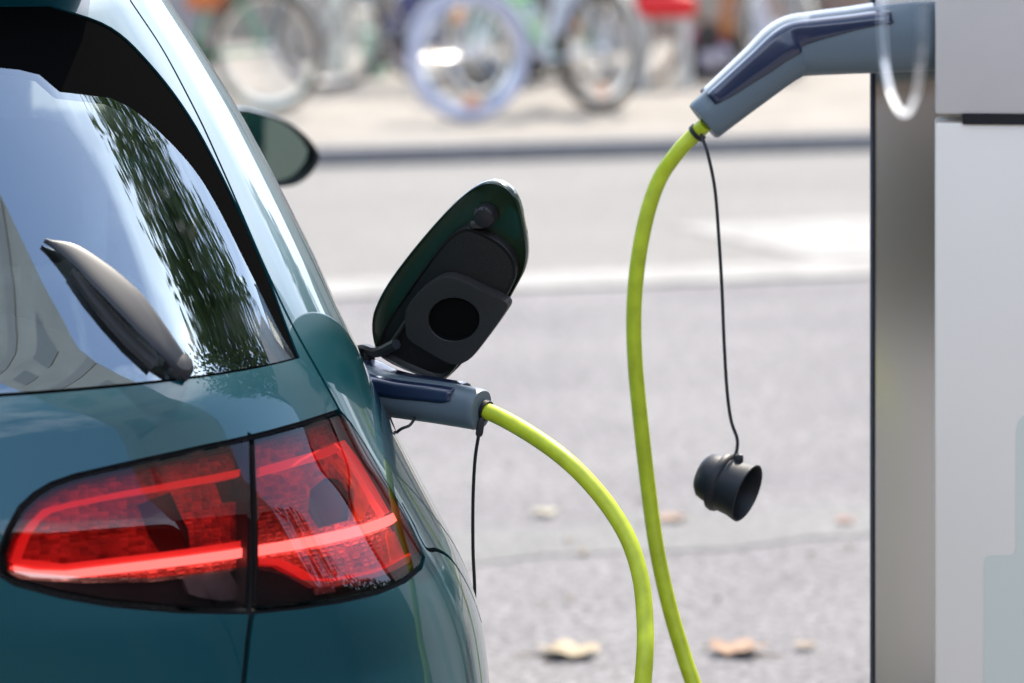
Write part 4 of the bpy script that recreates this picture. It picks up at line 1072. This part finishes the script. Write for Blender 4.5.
def tree(label, loc, trunk_h, lobes, nleaf, size, seed):
    rnd = random.Random(seed)
    e = empty('street_tree', loc, 0, label, 'tree')
    bm = bmesh.new()
    tube(bm, spline([Vector((0, 0, -.1)), Vector((.05, .03, trunk_h*.5)), Vector((0, .1, trunk_h)), Vector((.1, .1, trunk_h*1.35))], 5), .2, 10, radii=[.26*(1-.6*i/15) for i in range(16)])
    for c, r in lobes: tube(bm, spline([Vector((0, .1, trunk_h*.9)), (Vector((0, .1, trunk_h*1.1))+Vector(c))/2+Vector((0, 0, -.2)), Vector(c)], 4), .08, 7, radii=[.10-.008*i for i in range(9)])
    obj('trunk', bm, M_bark, e)
    V, Fc = [], []
    tot = sum(r**2 for c, r in lobes)
    for c, r in lobes:
        for _ in range(int(nleaf*r**2/tot)):
            while True:
                q = Vector((rnd.uniform(-1, 1), rnd.uniform(-1, 1), rnd.uniform(-1, 1)))
                if q.length < 1 and rnd.random() < .25+.75*q.length**2: break
            p = Vector(c)+Vector((q.x, q.y, q.z*.8))*r*(1+.25*math.sin(5*q.x+3*q.z)*math.cos(4*q.y))
            a = Vector((rnd.gauss(0, 1), rnd.gauss(0, 1), rnd.gauss(0, .6))).normalized(); b_ = a.cross(Vector((rnd.gauss(0, 1), rnd.gauss(0, 1), rnd.gauss(0, 1)))).normalized()
            s = size*rnd.uniform(.6, 1.3); k = len(V)
            V += [p-a*s, p+b_*s*.55, p+a*s, p-b_*s*.55]; Fc.append((k, k+1, k+2, k+3))
    me = bpy.data.meshes.new('crown'); me.from_pydata([tuple(v) for v in V], [], Fc); link('crown', me, M_leaf, e)
    return e

tree('leafy street tree to the right of the charging post, mirrored in the rear window', (9.3, 9.0, 0), 5.2,
     [((-.9, .6, 8.6), 2.0), ((.6, -.6, 9.6), 2.2), ((-.3, 1.2, 11.0), 2.1), ((1.4, 1.0, 8.0), 1.5), ((-1.9, .4, 10.3), 1.5), ((.4, 2.2, 9.0), 1.5), ((-.2, -1.6, 7.9), 1.1)], 8500, .12, 3)
M_hedge = leaf_mat('hedge leaves', (.018, .045, .014), (.04, .07, .022))
def hedge(label, c, size, n, seed):
    rnd = random.Random(seed); e = empty('hedge', c, 0, label, 'hedge'); V, Fc = [], []
    for _ in range(n):
        f = rnd.random(); p = Vector((rnd.uniform(-.5, .5)*size[0], rnd.uniform(-.5, .5)*size[1], rnd.uniform(0, 1)*size[2]))
        if f < .5: p.y = size[1]*.5*rnd.uniform(.8, 1.1)
        elif f < .75: p.z = size[2]*rnd.uniform(.9, 1.06)
        a = Vector((rnd.gauss(0, 1), rnd.gauss(0, 1), rnd.gauss(0, 1))).normalized(); b_ = a.orthogonal().normalized(); q = .10*rnd.uniform(.6, 1.3); k = len(V)
        V += [p-a*q, p+b_*q*.6, p+a*q, p-b_*q*.6]; Fc.append((k, k+1, k+2, k+3))
    me = bpy.data.meshes.new('foliage'); me.from_pydata([tuple(v) for v in V], [], Fc); link('foliage', me, M_hedge, e)
    bm = bmesh.new(); add_box(bm, (0, 0, size[2]*.46), (size[0]*.96, size[1]*.7, size[2]*.92)); obj('branches', bm, M_bark, e, smooth=False); return e
hedge('dark clipped hedge added unseen behind the photographer', (6, -7.5, 0), (26, 1.6, 2.3), 14000, 8)  # added so the wing mirror and lower tailgate reflect dark green
M_beige = mat('beige render', (.56, .52, .45), .9, noise=.12, nscale=.5)
hg = hedge('dark unseen hedge added beside the tall house and the street tree', (13.4, 11.2, 0), (17, 1.8, 3.7), 12000, 18); hg.rotation_euler = (0, 0, R(62)+math.pi)  # added to darken what the flank mirrors near the horizon
M_brick = mat('dark brown brick', (.10, .062, .048), .9, noise=.25, nscale=3)
facade(-14, 30, -16, 6.2, 'dark brick building behind the hedge', n=10, floors=2, flip=-1, m=M_brick, fcol=(.07, .06, .055))
hs = empty('building', (0, 0, 0), R(-90), 'slim tall beige house to the right of the parked car', 'building')
bm = bmesh.new(); add_box(bm, (-1.5, 14, 17.2), (5.0, 8, 25.8)); obj('wall', bm, M_beige, hs, smooth=False)
bm = bmesh.new(); add_box(bm, (-1.5, 14, 2.15), (4.8, 7.9, 4.3)); obj('shopfront', bm, mat('dark shopfront', (.035, .033, .03), .5, noise=.2, nscale=1), hs, smooth=False)
M_band = mat('grey stone band', (.44, .41, .37), .9)
for k in range(4):
    bm = bmesh.new(); add_box(bm, (-1.5, 9.98, 4.6+6.4*k), (4.9, .06, .8)); obj('stone_band', bm, M_band, hs, smooth=False)
    for q in (-2.6, -.4):
        bm = bmesh.new(); add_box(bm, (q, 9.985, 8.0+6.4*k), (1.2, .06, 1.7)); obj('window', bm, mat('grey shuttered window', (.32, .31, .28), .5), hs, smooth=False)
ls = empty('building', (0, 0, 0), R(-90), 'low dark shop building added unseen next to the slim tall house', 'building')  # added so the lower tailgate has something dark to mirror
bm = bmesh.new(); add_box(bm, (16, 14, 1.85), (29.9, 8, 3.7)); obj('wall', bm, mat('dark painted wall', (.045, .042, .04), .6, noise=.3, nscale=.8), ls, smooth=False)
for q in range(8):
    bm = bmesh.new(); add_box(bm, (3+3.5*q, 9.98, 1.4), (2.4, .08, 2.0)); obj('window', bm, M_win, ls, smooth=False)
bm = bmesh.new(); add_box(bm, (16, 13.8, 3.8), (29.9, 8.5, .2)); obj('roof', bm, M_bark, ls, smooth=False)
# copied car added behind the camera, unseen, for mottled reflections in the steel strip
M_paint2 = mat('dark red paint', (.11, .012, .010), .3, .1, coat=1.0)
red = copy_tree(CAR); red.location = (-.4, -7.6, 0); red.rotation_euler = (0, 0, R(4)); red['label'] = 'dark red hatchback added behind the photographer, seen only in reflections'; red['category'] = 'car'
for o_ in list(bpy.data.objects):
    r_ = o_
    while r_.parent: r_ = r_.parent
    if r_ == red and o_.type == 'MESH' and o_.data.materials and o_.data.materials[0] == M_paint:
        o_.material_slots[0].link = 'OBJECT'; o_.material_slots[0].material = M_paint2
tree('slender street tree further up the road, mirrored in the pale rear pillar', (14.5, 31.0, 0), 3.2,
     [((-.6, .2, 6.2), 1.7), ((.7, -.3, 7.6), 1.8), ((0, .4, 9.4), 1.6), ((-1.2, .5, 8.2), 1.2)], 5000, .14, 9)
